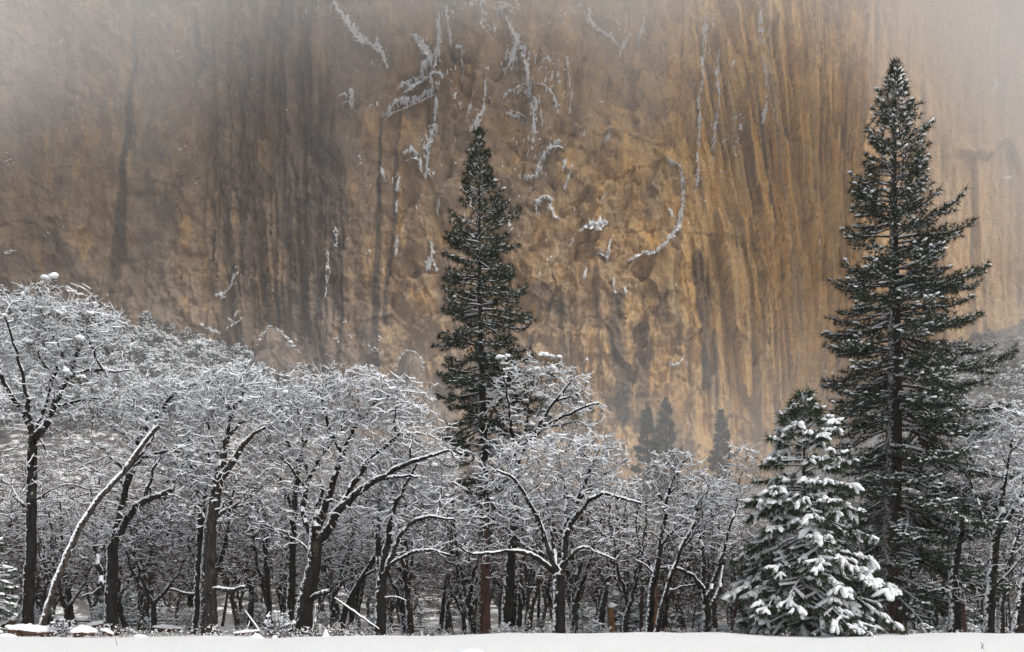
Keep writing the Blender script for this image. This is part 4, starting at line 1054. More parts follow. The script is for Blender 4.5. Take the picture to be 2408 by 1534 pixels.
def conifer(name, label, cat, base, top, r_base, prof, seed, whorls=34, per=4, elev=((0, 20), (0.5, 5), (1, 55)), tip_up=0.35, sag=0.25, tuft=(16, 0.42, 0.035), tuft_gap=0.42,
            side_len=0.42, snow=(0.35, 0.22), heavy=False, mats=('tall_pine_bark', 'pine_bark_dark', 'needle', 'snow'), group=None, clear=0.0, joined=False, droop=0.1, wood_snow=0.7, min_len=0.3, gaps=0.0, density=1.0, lvar=0.72):
    """prof: (height share, reach to the left, reach to the right) in metres"""
    rng = np.random.default_rng(seed)
    base = np.asarray(base, float); top = np.asarray(top, float)
    root = link(name, None, None, base, label, cat, group)
    H = top[2] - base[2]
    prof = np.array(prof, float)
    # trunk
    ts = np.linspace(0, 1, 40)
    ctr = base + (top - base) * ts[:, None] + np.stack([0.012 * H * np.sin(ts * 5 + seed), 0 * ts, 0 * ts], 1) * (ts * (1 - ts) * 4)[:, None] * 0.35
    ctr[0, 2] -= 0.35
    rr = r_base * ((1 - ts) ** 0.85 * 0.96 + 0.03) * (1 + 0.45 * np.exp(-ts * H / 0.9))
    tg = Geo(); Dt = norm(np.gradient(ctr, axis=0))
    V, q = tubes(ctr[:-1], ctr[1:], rr[:-1], rr[1:], rr[:-1], rr[1:], Dt[:-1], Dt[1:], 14, REF_Y); tg.add(V, q)
    link('trunk', tg.mesh('trunk', M[mats[0]], True, base), root)
    zt = lambda t: np.array([np.interp(t, ts, ctr[:, i]) for i in range(3)])
    if joined: jb, jn, js = Geo(), Geo(), Geo()
    az = rng.random() * 6.28
    for w in range(whorls):
        t = clear + (1 - clear) * (max(w + rng.uniform(-0.3, 0.3), 0.0) / whorls) ** 0.92
        t = min(max(t, clear), 0.985)
        nb = per + rng.integers(-1, 2)
        for b in range(max(nb, 2)):
            if rng.random() < gaps: continue
            az += 2.4 + rng.normal(0, 0.25)
            tt = np.clip(t + rng.uniform(-1.3, 1.3) / whorls, clear, 0.99)
            le = np.interp(tt, prof[:, 0], prof[:, 1]); ri = np.interp(tt, prof[:, 0], prof[:, 2])
            c = math.cos(az); wgt = float(sstep(-0.6, 0.6, c))
            L = (ri * wgt + le * (1 - wgt)) * rng.uniform(lvar, 1.03)
            bs = float(np.clip(rng.gamma(2.0, 0.5), 0.15, 2.2))
            L = max(L, min_len)
            el = R(np.interp(tt, [e[0] for e in elev], [e[1] for e in elev]) + rng.normal(0, 7))
            m = max(5, int(L / 0.45) + 2)
            s = np.linspace(0, 1, m)
            hd = np.array([math.cos(az), math.sin(az), 0])
            lat = np.array([-math.sin(az), math.cos(az), 0])
            p0 = zt(tt)
            rise = math.tan(el) * s - sag * (s ** 1.6) * min(L, 4) / 4 + tip_up * np.clip(s - 0.55, 0, 1) ** 2 * 2.2
            bend = 0.10 * np.sin(s * 3 + rng.random() * 6) * rng.normal(0, 1)
            Lh = L * math.cos(el)
            pts = p0 + hd * (s * Lh)[:, None] + lat * (bend * Lh)[:, None] + np.array([0, 0, 1.0]) * (rise * Lh)[:, None]
            rb = min(0.016 * L + 0.02, r_base * 0.4 * (1 - tt) + 0.02)
            rad = rb * (1 - 0.8 * s)
            wood, nd, sn = (jb, jn, js) if joined else (Geo(), Geo(), Geo())
            Db = norm(np.gradient(pts, axis=0))
            V, q = tubes(pts[:-1], pts[1:], rad[:-1], rad[1:], rad[:-1], rad[1:], Db[:-1], Db[1:], 5 if not joined else 3, REF_Y); wood.add(V, q)
            TC, TD = [], []
            # side shoots
            ns = max(2, int(L * 2.6 * density))
            S0, S1 = [], []
            for k in range(ns):
                ss = 0.22 + 0.76 * (k + rng.random()) / ns
                o = np.array([np.interp(ss, s, pts[:, i]) for i in range(3)])
                d0 = np.array([np.interp(ss, s, Db[:, i]) for i in range(3)])
                sd = 1 if k % 2 else -1
                dl = norm(d0 * 0.75 + lat * sd * rng.uniform(0.4, 1.0) + np.array([0, 0, rng.normal(0.06, 0.16)]))
                ln = (side_len * L * (1.15 - ss) * 0.8 + 0.22) * rng.uniform(0.6, 1.2)
                e = o + dl * ln
                S0.append(o); S1.append(e)
                nt_ = max(1, int(ln / tuft_gap))
                for j in range(nt_):
                    f = 1 - j * tuft_gap / ln
                    TC.append(o + (e - o) * f); TD.append(dl)
            for j in range(max(2, int(L * 0.55 / tuft_gap))):
                f = 1 - j * tuft_gap / L
                if f > 0.3:
                    TC.append(np.array([np.interp(f, s, pts[:, i]) for i in range(3)])); TD.append(np.array([np.interp(f, s, Db[:, i]) for i in range(3)]))
            S0, S1 = np.array(S0), np.array(S1); n_ = len(S0)
            sr = np.full(n_, 0.016 + 0.004 * min(L, 4)); dS = norm(S1 - S0)
            V, q = tubes(S0, S1, sr, sr * 0.4, sr, sr * 0.4, dS, dS, 3, REF_Y); wood.add(V, q)
            TC, TD = np.array(TC), np.array(TD)
            needles(nd, TC, TD, rng, tuft[0], tuft[1], tuft[2], droop=droop)
            # snow: strips on the wood, lumps on the tufts
            if heavy:
                ks = rng.random(n_) < 0.8; fo = np.linalg.norm((S1 - p0)[:, :2], axis=1) / max(L, 0.2); ks &= fo > 0.35
                if ks.any():
                    up = np.array([0, 0, 0.09]); hh = rng.uniform(0.06, 0.12, ks.sum()); ww = rng.uniform(0.10, 0.17, ks.sum())
                    V, q = tubes(S0[ks] + up, S1[ks] + up, ww * 0.7, ww, hh * 0.8, hh, dS[ks], dS[ks], 6, REF_Z); sn.add(V, q)
            if wood_snow > 0:
                k = rng.random(len(pts) - 1) < wood_snow
                if k.any():
                    h = np.full(k.sum(), 0.035) + rad[:-1][k] * 0.4; ww = np.maximum(rad[:-1][k] * 0.9, 0.03); up = np.array([0, 0, 1]) * (rad[:-1][k] * 0.8 + 0.01)[:, None]
                    V, q = tubes(pts[:-1][k] + up, pts[1:][k] + up, ww, ww, h, h, Db[:-1][k], Db[:-1][k], 4 if not joined else 3, REF_Z); sn.add(V, q)
                k = rng.random(n_) < wood_snow * 0.75
                if k.any():
                    h = np.full(k.sum(), 0.03); up = np.array([0, 0, 1]) * (sr[k] + 0.008)[:, None]
                    V, q = tubes(S0[k] + up, S1[k] + up, h, h, h, h * 0.8, dS[k], dS[k], 3, REF_Z); sn.add(V, q)
            fr = np.clip(np.linalg.norm((TC - p0)[:, :2], axis=1) / max(L, 0.2), 0, 1)
            pick = rng.random(len(TC)) < snow[0] * (0.30 + 0.95 * fr) * (bs if not heavy else 1.0) * (tt < 0.97 or heavy)
            if pick.any():
                c0 = TC[pick]; c = len(c0); sz = snow[1] * np.minimum(rng.gamma(4, 0.25, c), 1.7)
                if heavy:
                    for rep in range(4):      # hands of snow hanging over the drooping needles
                        a2 = norm(TD[pick] * rng.uniform(0.3, 0.9, (c, 1)) + rng.normal(0, 0.42, (c, 3)) * np.array([1, 1, 0.2]) + np.array([0, 0, -0.42]))
                        ln_ = sz * rng.uniform(0.8, 1.5, c)
                        lumps(sn, c0 + a2 * (ln_ * 0.55)[:, None] + np.array([0, 0, 0.13]), np.stack([ln_, sz * rng.uniform(0.38, 0.6, c), sz * 0.48], 1), rng, ICO1 if rep else ICO2, 0.14, a2)
                else:
                    lumps(sn, c0 + TD[pick] * 0.08 + np.array([0, 0, 0.07]), np.stack([sz * 1.25, sz * 0.75, sz * 0.5], 1), rng, ICO1, 0.25, TD[pick] * np.array([1, 1, 0.5]))
            if not joined:
                bo = link('branch', wood.mesh('branch', M[mats[1]], True, base), root)
                link('needles', nd.mesh('needles', M[mats[2]], False, base), bo, kind='stuff')
                sm = sn.mesh('snow', M[mats[3]], True, base)
                if sm is not None: link('snow', sm, bo, kind='stuff')
    if joined:
        bo = link('branches', jb.mesh('branches', M[mats[1]], True, base), root)
        link('needles', jn.mesh('needles', M[mats[2]], False, base), bo, kind='stuff')
        sm = js.mesh('snow', M[mats[3]], True, base)
        if sm is not None: link('snow', sm, bo, kind='stuff')
    return root

def ground_at(u, y):
    x = (u - UC) / F * y
    return np.array([x, y, float(ground_h(x, y))])

def prof_px(vb, vt, y, uc, rows, k=1.0):
    """reach table from picture rows (v, left u, right u)"""
    return sorted([((vb - v) / (vb - vt), k * (uc(v) - l) / F * y, k * (r - uc(v)) / F * y) for v, l, r in rows])

yP = 72.0
b = ground_at(2092, yP); tp = PX(2106, 146, yP)
uc = lambda v: 2092 + (1490 - v) / 1344 * 14
conifer('tall_pine', 'tallest pine, snow-dusted, towering over the right side of the wood', 'pine tree', b, tp, 0.80,
        prof_px(1490, 146, yP, uc, [(150, 2100, 2112), (200, 2080, 2130), (260, 2055, 2150), (330, 2030, 2185), (400, 2030, 2195), (480, 1990, 2215), (560, 1988, 2260), (640, 1980, 2285), (700, 1958, 2280), (760, 1942, 2305), (830, 1945, 2320),
                                    (880, 1925, 2330), (950, 1955, 2340), (1050, 1960, 2350), (1150, 1985, 2345), (1250, 2000, 2330), (1350, 2030, 2290), (1420, 2060, 2200), (1490, 2080, 2120)], 1.13),
        31, whorls=50, per=6, clear=0.09, elev=((0, -22), (0.25, -14), (0.5, 2), (0.75, 20), (1, 62)), tip_up=0.42, sag=0.30, tuft=(18, 0.46, 0.044), tuft_gap=0.34, snow=(0.50, 0.125), wood_snow=0.6, density=1.3, lvar=0.6)
yQ = 78.0
b = ground_at(1137, yQ); tp = PX(1128, 308, yQ)
uc = lambda v: 1137 - (1490 - v) / 1180 * 9
conifer('middle_pine', 'thin-boughed pine rising in the middle of the wood, red-brown at its foot', 'pine tree', b, tp, 0.52,
        prof_px(1490, 308, yQ, uc, [(315, 1120, 1136), (360, 1108, 1148), (420, 1084, 1170), (470, 1080, 1180), (520, 1046, 1225), (580, 1056, 1225), (650, 1046, 1228), (720, 1038, 1270), (800, 1034, 1262), (880, 1020, 1270), (950, 1030, 1262), (1020, 1040, 1230), (1080, 1060, 1200), (1150, 1090, 1180), (1250, 1110, 1160)], 1.15),
        32, whorls=48, per=5, clear=0.27, elev=((0, -25), (0.35, -15), (0.6, 0), (0.8, 16), (1, 55)), tip_up=0.35, sag=0.25, tuft=(22, 0.46, 0.044), tuft_gap=0.36, side_len=0.40, snow=(0.16, 0.10), wood_snow=0.8, density=1.2, gaps=0.04, lvar=0.6)
yS = 62.0
b = ground_at(1897, yS); tp = PX(1889, 940, yS)
uc = lambda v: 1897 - (1495 - v) / 570 * 8
conifer('snow_laden_pine', 'young green pine bowed under thick clumps of snow, in front of the tall pine', 'pine tree', b, tp, 0.30,
        prof_px(1495, 925, yS, uc, [(930, 1872, 1908), (960, 1850, 1935), (1000, 1816, 1962), (1050, 1788, 1992), (1100, 1770, 2020), (1150, 1745, 2040), (1200, 1740, 2040), (1250, 1705, 2090), (1290, 1700, 2112), (1350, 1720, 2125), (1400, 1735, 2120), (1440, 1765, 2110), (1490, 1800, 2080)]),
        33, whorls=26, per=5, min_len=0.55, clear=0.05, elev=((0, -24), (0.3, -12), (0.6, 2), (0.85, 25), (1, 60)), tip_up=0.12, sag=0.40, tuft=(40, 0.62, 0.048), tuft_gap=0.44, side_len=0.44, snow=(0.62, 0.225), heavy=True,
        mats=('pine_bark_dark', 'pine_bark_dark', 'needle_young', 'snow'), droop=0.55, wood_snow=0.9, density=0.62)

# ------------------------------------------------------------------ the wood behind: kinds built once, each tree a copy
def local_oak(name, seed, H, stems, spread, n_attr, mats, snow_amt=0.85, lean=0.1, low=0.25, twigs=2, step=0.5, kill=0.45, blob=0.02, snow_w=0.030):
    rng = np.random.default_rng(seed)
    sk = Skel()
    fork = rng.uniform(0.16, 0.34) * H
    top = np.array([rng.normal(0, lean) * fork, rng.normal(0, lean) * fork, fork])
    r0 = 0.022 * H + 0.03
    last = -1
    for i, p in enumerate(resample([np.array([0, 0, -0.5]), np.array([0, 0, 0.3]), top], 0.6, rng, 0.06)):
        last = sk.add(p, last, r0 * (1 - 0.3 * i / 8) * (1 + 0.5 * math.exp(-max(p[2], 0) / 0.4)), 0)
    f = last
    for k in range(stems):
        a = rng.random() * 6.28; sp = spread * rng.uniform(0.3, 0.9)
        e = np.array([math.cos(a) * sp, math.sin(a) * sp, H * rng.uniform(0.65, 0.92)])
        mid = top * 0.5 + e * 0.5 + np.array([math.cos(a) * sp * 0.15, math.sin(a) * sp * 0.15, -H * 0.02]) 
        last = f if k < 3 else max(0, f - rng.integers(0, 3))
        for i, p in enumerate(resample([sk.P[last], mid, e], 0.55, rng, 0.14)[1:]):
            last = sk.add(p, last, max(r0 * 0.62 * (1 - i * 0.55 / H * 1.15), 0.03), 1)
    d = norm(rng.normal(0, 1, (n_attr, 3))) * (rng.random((n_attr, 1)) ** (1 / 2.2))
    A = d * np.array([spread, spread, H * (1 - low) / 2]) + np.array([0, 0, H * (low + (1 - low) / 2)])
    P, par, limb, rmin = grow(sk, A, {1}, rng, step=step, kill=kill, gnarl=0.28)
    r = radii(par, rmin, 0.016)
    root = link(name, None)
    tree_parts(root, np.zeros(3), P, par, r, np.zeros(len(P), int), rng, [M[m] for m in mats], ('trunk', 'limb'), snow_amt=snow_amt, twigs=twigs, twig_len=0.75, blob=blob, blob_size=0.09, snow_w=snow_w, by_limb=False)
    return root

def place(proto, used, loc, rz, sc, label, cat, group):
    o = proto if not used else copy_tree(proto)
    o.location = [float(c) for c in loc]; o.rotation_euler = (0, 0, rz); o.scale = (sc, sc, sc) if not isinstance(sc, tuple) else sc
    o['label'] = label; o['category'] = cat; o['group'] = group
    return o

FB = ('far_bark', 'twig_brown', 'snow'); FBB = ('far_bark', 'twig_brown', 'snow')
OAKS = [local_oak('wood_oak', 301, 13.0, 5, 4.2, 1500, FB, 0.48), local_oak('wood_oak', 302, 15.0, 4, 3.6, 1500, FB, 0.48), local_oak('wood_oak', 303, 11.5, 6, 4.6, 1500, FBB, 0.42),
        local_oak('wood_oak', 304, 14.0, 3, 3.2, 1200, FB, 0.48, 0.3), local_oak('bare_thicket_tree', 305, 10.0, 5, 3.4, 1500, ('far_bark', 'twig_brown', 'snow'), 0.24, 0.15, 0.12, 3), local_oak('wood_oak', 306, 12.0, 3, 3.6, 1300, FB, 0.48, 0.45)]
used = [False] * len(OAKS)
rng = np.random.default_rng(777)
HERO = [(62, 'mistletoe oak'), (92, 'leaning dead trunk'), (262, 'flat-topped oak'), (490, 'thick grey oak'), (712, 'broad domed oak'), (893, 'forked oak'), (1137, 'middle pine'), (1192, 'dark-trunked mistletoe oak'), (1313, 'fan-branched oak'),
        (1530, 'slender oak'), (1662, 'many-stemmed oak'), (1897, 'snow-laden pine'), (2092, 'tall pine'), (2244, 'stout dark trunk'), (2322, 'tall black-trunked oak')]
def nearest_hero(u):
    return min(HERO, key=lambda h: abs(h[0] - u))[1]
def scatter_rows():
    rows = [(80, 4.6), (88, 4.6), (97, 5.0), (108, 5.4), (121, 6.0), (138, 6.8), (160, 8.0), (190, 9.0), (222, 9.5), (255, 10.0), (295, 11.0), (340, 12.0)]
    for ri, (y, gap) in enumerate(rows):
        half = y * 0.545
        x = -half + rng.random() * gap
        while x < half:
            yy = y + rng.uniform(-0.35, 0.35) * gap * 1.4; xx = x + rng.uniform(-0.3, 0.3) * gap
            u = UC + xx / yy * F
            x += gap
            z = float(ground_h(xx, yy))
            k = int(rng.choice([0, 1, 2, 3, 5, 4], p=[0.22, 0.2, 0.2, 0.14, 0.14, 0.10]))
            sc = rng.uniform(0.8, 1.12)
            # tops stay below the skyline of the wood
            vmax = interp(u, [(-200, 940), (300, 965), (700, 1010), (1000, 1060), (1200, 1060), (1450, 1085), (1500, 1075), (1780, 1060), (1850, 1080), (2000, 1000), (2250, 980), (2408, 960), (2600, 940)])
            ztop = CH + (HV - vmax) / F * yy
            if 1420 < u < 1830 and (yy > 100 or rng.random() < 0.5): k = 4
            Hk = [13, 15, 11.5, 14, 10, 12][k]
            if z + Hk * sc > ztop: sc = (ztop - z) / Hk * rng.uniform(0.85, 1.0)
            if sc < 0.38 or (yy > 200 and (u < 760 or u > 2150)): continue
            far = 'up the slope' if yy > 150 else ('deep in the wood' if yy > 100 else 'close behind')
            lab = ('bare thicket tree %s the %s' if k == 4 else 'snowy black oak %s the %s') % (far if yy <= 100 else far + ' behind', nearest_hero(u))
            place(OAKS[k], used[k], (xx, yy, z), rng.random() * 6.28, sc * rng.uniform(0.96, 1.04), lab, 'tree', 'oaks of the wood ' + far)
            used[k] = True
scatter_rows()

# evergreen oaks smothered in snow on the talus
def snowy_evergreen(seed, H, Rr, n, snow_share, mats=('leaf_far', 'snow_far')):
    rng = np.random.default_rng(seed)
    root = link('evergreen_oak', None)
    g = Geo(); P0 = np.array([[0, 0, -1.0]]); P1 = np.array([[0.2, 0, H * 0.6]])
    V, q = tubes(P0, P1, np.array([0.35]), np.array([0.12]), np.array([0.35]), np.array([0.12]), norm(P1 - P0), norm(P1 - P0), 7, REF_Y); g.add(V, q)
    link('trunk', g.mesh('trunk', M['far_bark'], True), root)
    # clumps, each a cloud of small leaf faces with snow on its head
    nc = n
    d = norm(rng.normal(0, 1, (nc, 3))); d[:, 2] = np.abs(d[:, 2]) * 1.1 - 0.25
    C = d * (0.55 + 0.45 * rng.random((nc, 1))) * np.array([Rr, Rr, H * 0.5]) + np.array([0, 0, H * 0.5])
    cs = rng.uniform(0.5, 1.0, nc) * Rr * 0.30
    k = 34
    o = np.repeat(C, k, 0) + norm(rng.normal(0, 1, (nc * k, 3))) * np.repeat(cs, k)[:, None] * rng.random((nc * k, 1)) ** 0.4
    a = norm(rng.normal(0, 1, (nc * k, 3))); b = norm(np.cross(a, rng.normal(0, 1, (nc * k, 3)))); L = rng.uniform(0.18, 0.42, (nc * k, 1))
    V = np.stack([o - a * L * 0.5, o + b * L * 0.5, o + a * L * 0.7], 1).reshape(-1, 3)
    lg = Geo(); lg.add(V, np.arange(len(V)).reshape(-1, 3))
    cr = link('crown', lg.mesh('crown', M[mats[0]], False), root, kind='stuff')
    sg = Geo()
    pk = (rng.random(nc) < snow_share); c = pk.sum()
    for rep in range(5):
        off = rng.normal(0, 0.45, (c, 3)) * cs[pk][:, None] * np.array([1, 1, 0.5]) + np.array([0, 0, 1.0]) * (cs[pk] * 0.55)[:, None]
        s = cs[pk] * rng.uniform(0.2, 0.5, c)
        lumps(sg, C[pk] + off, np.stack([s * 1.1, s, s * 0.75], 1), rng, ICO1, 0.3)
    link('snow', sg.mesh('snow', M[mats[1]], False), cr, kind='stuff')
    return root
EVG = [snowy_evergreen(401, 8.5, 3.6, 80, 0.75), snowy_evergreen(402, 7.0, 3.2, 64, 0.72), snowy_evergreen(403, 9.5, 3.3, 80, 0.65), snowy_evergreen(404, 7.5, 3.6, 70, 0.42), snowy_evergreen(405, 9.0, 3.0, 70, 0.22)]
eu = [False] * len(EVG)
def talus_wood():
    # left hill
    cnt = 0
    for y in np.geomspace(160, 428, 32):
        gap = 4.7 + y * 0.003
        x0 = (-120 - UC) / F * y; x1 = (900 - UC) / F * y
        x = x0 + rng.random() * gap
        while x < x1:
            xx = x + rng.uniform(-0.4, 0.4) * gap; yy = y + rng.uniform(-4, 4); x += gap
            u = UC + xx / yy * F; z = float(ground_h(xx, yy)); v = HV - (z - CH) / yy * F
            lim = interp(u, [(-200, 1040), (300, 1030), (600, 1000), (760, 1010), (900, 1030)])
            if v > lim: continue
            k = int(rng.choice(5, p=[0.3, 0.25, 0.25, 0.14, 0.06]))
            if u > 520 and v < interp(u, [(520, 800), (900, 960)]) + 40: k = int(rng.choice([3, 4, 3]))
            bandy = 'low on' if yy < 235 else ('halfway up' if yy < 305 else ('high on' if yy < 370 else 'atop'))
            lab = ('snowy evergreen oak %s the hillside above the %s' if k < 3 else 'dark evergreen oak %s the hillside above the %s') % (bandy, nearest_hero(u))
            place(EVG[k], eu[k], (xx, yy, z), rng.random() * 6.28, rng.uniform(0.8, 1.35), lab, 'tree', 'evergreen oaks on the hillside' if k < 3 else 'dark evergreen oaks at the foot of the wall'); eu[k] = True; cnt += 1
    # misty slope on the right
    for y in np.geomspace(190, 438, 17):
        gap = 6.0
        x = (2230 - UC) / F * y
        while x < (2560 - UC) / F * y:
            xx = x + rng.uniform(-2, 2); yy = y + rng.uniform(-4, 4); x += gap
            u = UC + xx / yy * F; z = float(ground_h(xx, yy)); v = HV - (z - CH) / yy * F
            if 2350 < u < 2400 and 800 < v < 835: continue
            if v > 1030: continue
            k = int(rng.choice([2, 3, 4, 4]))
            place(EVG[k], eu[k], (xx, yy, z), rng.random() * 6.28, rng.uniform(0.8, 1.3), 'grey misted evergreen %s the slope beyond the tall pine' % ('low on' if yy < 250 else ('halfway up' if yy < 330 else ('high on' if yy < 390 else 'atop'))), 'tree', 'misted trees on the slope beyond the tall pine'); eu[k] = True; cnt += 1
    return cnt
n_evg = talus_wood()

# ------------------------------------------------------------------ distant pines and saplings
def far_pine(u, vtop, y, w, seed, label):
    b = ground_at(u, y); t = PX(u, vtop, y); Hh = t[2] - b[2]
    return conifer('distant_pine', label, 'pine tree', b, t, 0.02 * Hh + 0.1, [(0, w, w), (0.25, w, w * 0.95), (0.6, w * 0.72, w * 0.72), (0.85, w * 0.36, w * 0.36), (1, 0.15, 0.15)], seed, whorls=26, per=5,
                   clear=0.06, elev=((0, -12), (0.5, 5), (1, 50)), tuft=(12, 1.3, 0.22), tuft_gap=1.0, snow=(0.05, 0.2), wood_snow=0.15, mats=('far_bark', 'far_bark', 'needle_far', 'snow_far'), joined=True, group='distant pines below the orange wall', density=1.1, lvar=0.6)
far_pine(1522, 950, 320, 5.6, 51, 'shorter of two distant pines standing side by side below the orange wall')
far_pine(1566, 938, 330, 6.6, 52, 'taller of two distant pines standing side by side below the orange wall')
far_pine(1696, 968, 335, 5.4, 53, 'lone small distant pine below the orange wall')

yE = 66.0
b = ground_at(-14, yE); t = PX(-16, 1235, yE)
conifer('edge_conifer', 'green snowy conifer cut by the left picture edge', 'conifer', b, t, 0.16, [(0, 1.5, 1.55), (0.3, 1.5, 1.5), (0.6, 1.1, 1.1), (1, 0.1, 0.1)], 34, whorls=20, per=5, elev=((0, -28), (0.5, -12), (1, 50)), sag=0.3, tip_up=0.1,
        tuft=(20, 0.26, 0.03), tuft_gap=0.22, snow=(0.35, 0.17), mats=('pine_bark_dark', 'pine_bark_dark', 'needle_young', 'snow'), droop=0.4, joined=False, clear=0.03)

SAP = []
for sd, hh, ww in ((61, 4.5, 1.3), (62, 3.2, 1.1), (63, 6.0, 1.5)):
    SAP.append(conifer('snowy_sapling', 's', 'sapling', (0, 0, 0), (0, 0, hh), 0.07, [(0, ww, ww), (0.4, ww * 0.8, ww * 0.8), (1, 0.05, 0.05)], sd, whorls=int(hh * 3.2), per=5, elev=((0, -15), (0.5, 0), (1, 45)), sag=0.3, tip_up=0.1,
                       tuft=(10, 0.30, 0.05), tuft_gap=0.36, snow=(0.55, 0.22), mats=('far_bark', 'far_bark', 'needle_far', 'snow'), joined=True, wood_snow=0.5))
su = [False] * 3
def saplings():
    for i in range(62):
        y = rng.uniform(84, 150); u = rng.uniform(-40, 2450)
        if rng.random() < 0.35: u = rng.uniform(1400, 1800)
        x = (u - UC) / F * y; k = int(rng.integers(0, 3))
        place(SAP[k], su[k], (x, y, float(ground_h(x, y)) - 0.1), rng.random() * 6.28, rng.uniform(0.5, 1.0), 'small snow-covered conifer sapling half hidden behind the %s' % nearest_hero(u), 'sapling', 'snowy saplings among the trunks'); su[k] = True
saplings()

# ------------------------------------------------------------------ straight trunks and snags in the wood
def pole(name, label, cat, u0, u1, vtop, y, r0, r1, mat, seed, cap=False, ragged=False, group=None):
    rg = np.random.default_rng(seed)
    b = ground_at(u0, y); t = PX(u1, vtop, y)
    pts = resample([b - np.array([0, 0, 0.3]), b * 0.5 + t * 0.5 + np.array([rg.normal(0, 0.1), 0, 0]), t], 0.5, rg, 0.03)
    k = len(pts); s = np.linspace(0, 1, k); rr = (r0 + (r1 - r0) * s) * (1 + 0.3 * np.exp(-s * k * 0.5 / 0.6)) * rg.uniform(0.95, 1.05, k)
    D = norm(np.gradient(pts, axis=0)); g = Geo()
    V, q = tubes(pts[:-1], pts[1:], rr[:-1], rr[1:], rr[:-1], rr[1:], D[:-1], D[1:], 10, REF_Y); g.add(V, q)
    root = link(name, None, None, b, label, cat, group)
    link('trunk', g.mesh('trunk', M[mat], True, b), root)
    if ragged:
        sg = Geo()
        for j in range(5):
            a = j * 1.256 + rg.random(); o = t + np.array([math.cos(a), math.sin(a), 0]) * r1 * 0.6
            P0 = np.array([o - [0, 0, 0.3]]); P1 = np.array([o + [0, 0, rg.uniform(0.1, 0.6)]])
            V, q = tubes(P0, P1, np.array([r1 * 0.5]), np.array([0.02]), np.array([r1 * 0.5]), np.array([0.02]), norm(P1 - P0), norm(P1 - P0), 5, REF_Y); sg.add(V, q)
        link('splintered_top', sg.mesh('splintered_top', M[mat], False, b), root, kind='stuff')
    if cap:
        sg = Geo(); lumps(sg, t[None] + np.array([[0, 0, 0.10]]) + rg.normal(0, 0.12, (3, 3)) * np.array([1, 1, 0.8]), np.array([[r1 * 1.2, r1 * 1.1, r1 * 1.0]] * 3), rg, ICO2, 0.12)
        link('snow_cap', sg.mesh('snow_cap', M['snow'], True, b), root)
    # stubs of dead side branches
    bg = Geo(); nb = 0 if ragged else 9
    if nb:
        f = rg.uniform(0.25, 0.95, nb); o = np.stack([np.interp(f, s, pts[:, i]) for i in range(3)], 1); a = rg.random(nb) * 6.28
        e = o + np.stack([np.cos(a), np.sin(a) * 0.6, rg.normal(-0.05, 0.2, nb)], 1) * rg.uniform(0.7, 1.8, (nb, 1)); dd = norm(e - o); z = np.full(nb, 0.022)
        V, q = tubes(o, e, z, z * 0.4, z, z * 0.4, dd, dd, 3, REF_Y); bg.add(V, q)
        link('dead_branches', bg.mesh('dead_branches', M['twig'], False, b), root, kind='stuff')
    return root
pole('pine_snag', 'broken orange snag with a cap of snow', 'snag', 1441, 1434, 1428, 84, 0.33, 0.28, 'orange_wood', 71, True, True)
pole('pine_snag', 'tall bright orange snag behind the slanting speckled trunk', 'snag', 1568, 1564, 1392, 88, 0.26, 0.18, 'orange_wood', 72, False, True)
pole('pine_snag', 'wide weathered orange snag behind the slender oak', 'snag', 1538, 1543, 1330, 82, 0.40, 0.20, 'orange_wood', 73, False, True)
pole('pine_snag', 'thin orange snag between slender oak and slanting trunk', 'snag', 1552, 1548, 1350, 92, 0.16, 0.11, 'orange_wood', 74, False, True)
for i, (u0, u1, vt, y, r_, lab) in enumerate([(1447, 1452, 1180, 92, 0.16, 'first'), (1468, 1470, 1150, 96, 0.17, 'second'), (1508, 1500, 1190, 84, 0.17, 'third'), (1522, 1520, 1170, 108, 0.2, 'fourth')]):
    pole('straight_pine', 'straight red-brown pine trunk, %s of four right of the capped snag' % lab, 'tree trunk', u0, u1, vt, y, r_, r_ * 0.6, 'pine_bark', 80 + i, group='straight pine trunks right of the capped snag')
pole('straight_pine', 'reddish leaning stem left of the snow-laden pine', 'tree trunk', 1710, 1745, 1330, 80, 0.17, 0.12, 'pine_bark', 90)
pole('broken_stump', 'red-brown broken stump leaning on a stout dark trunk', 'stump', 2266, 2262, 1420, 70.5, 0.26, 0.16, 'pine_bark', 91, False, True)
pole('straight_pine', 'reddish pine trunk deep in the wood behind the dark-trunked oak', 'tree trunk', 1180, 1181, 1250, 100, 0.3, 0.2, 'pine_bark', 92)
def slim_trunks():
    for i in range(46):
        y = rng.uniform(82, 135); u = rng.uniform(-20, 2430)
        vt = 1400 - rng.uniform(60, 260); m = 'far_bark' if rng.random() < 0.8 else 'pine_bark'
        pole('slim_tree', ('slim dark trunk in the wood behind the %s' if m == 'far_bark' else 'slim reddish trunk in the wood behind the %s') % nearest_hero(u), 'tree trunk', u, u + rng.normal(0, 18), vt, y, rng.uniform(0.12, 0.26), 0.08, m, 500 + i,
             group='slim dark trunks in the wood' if m == 'far_bark' else 'slim reddish trunks in the wood')
slim_trunks()

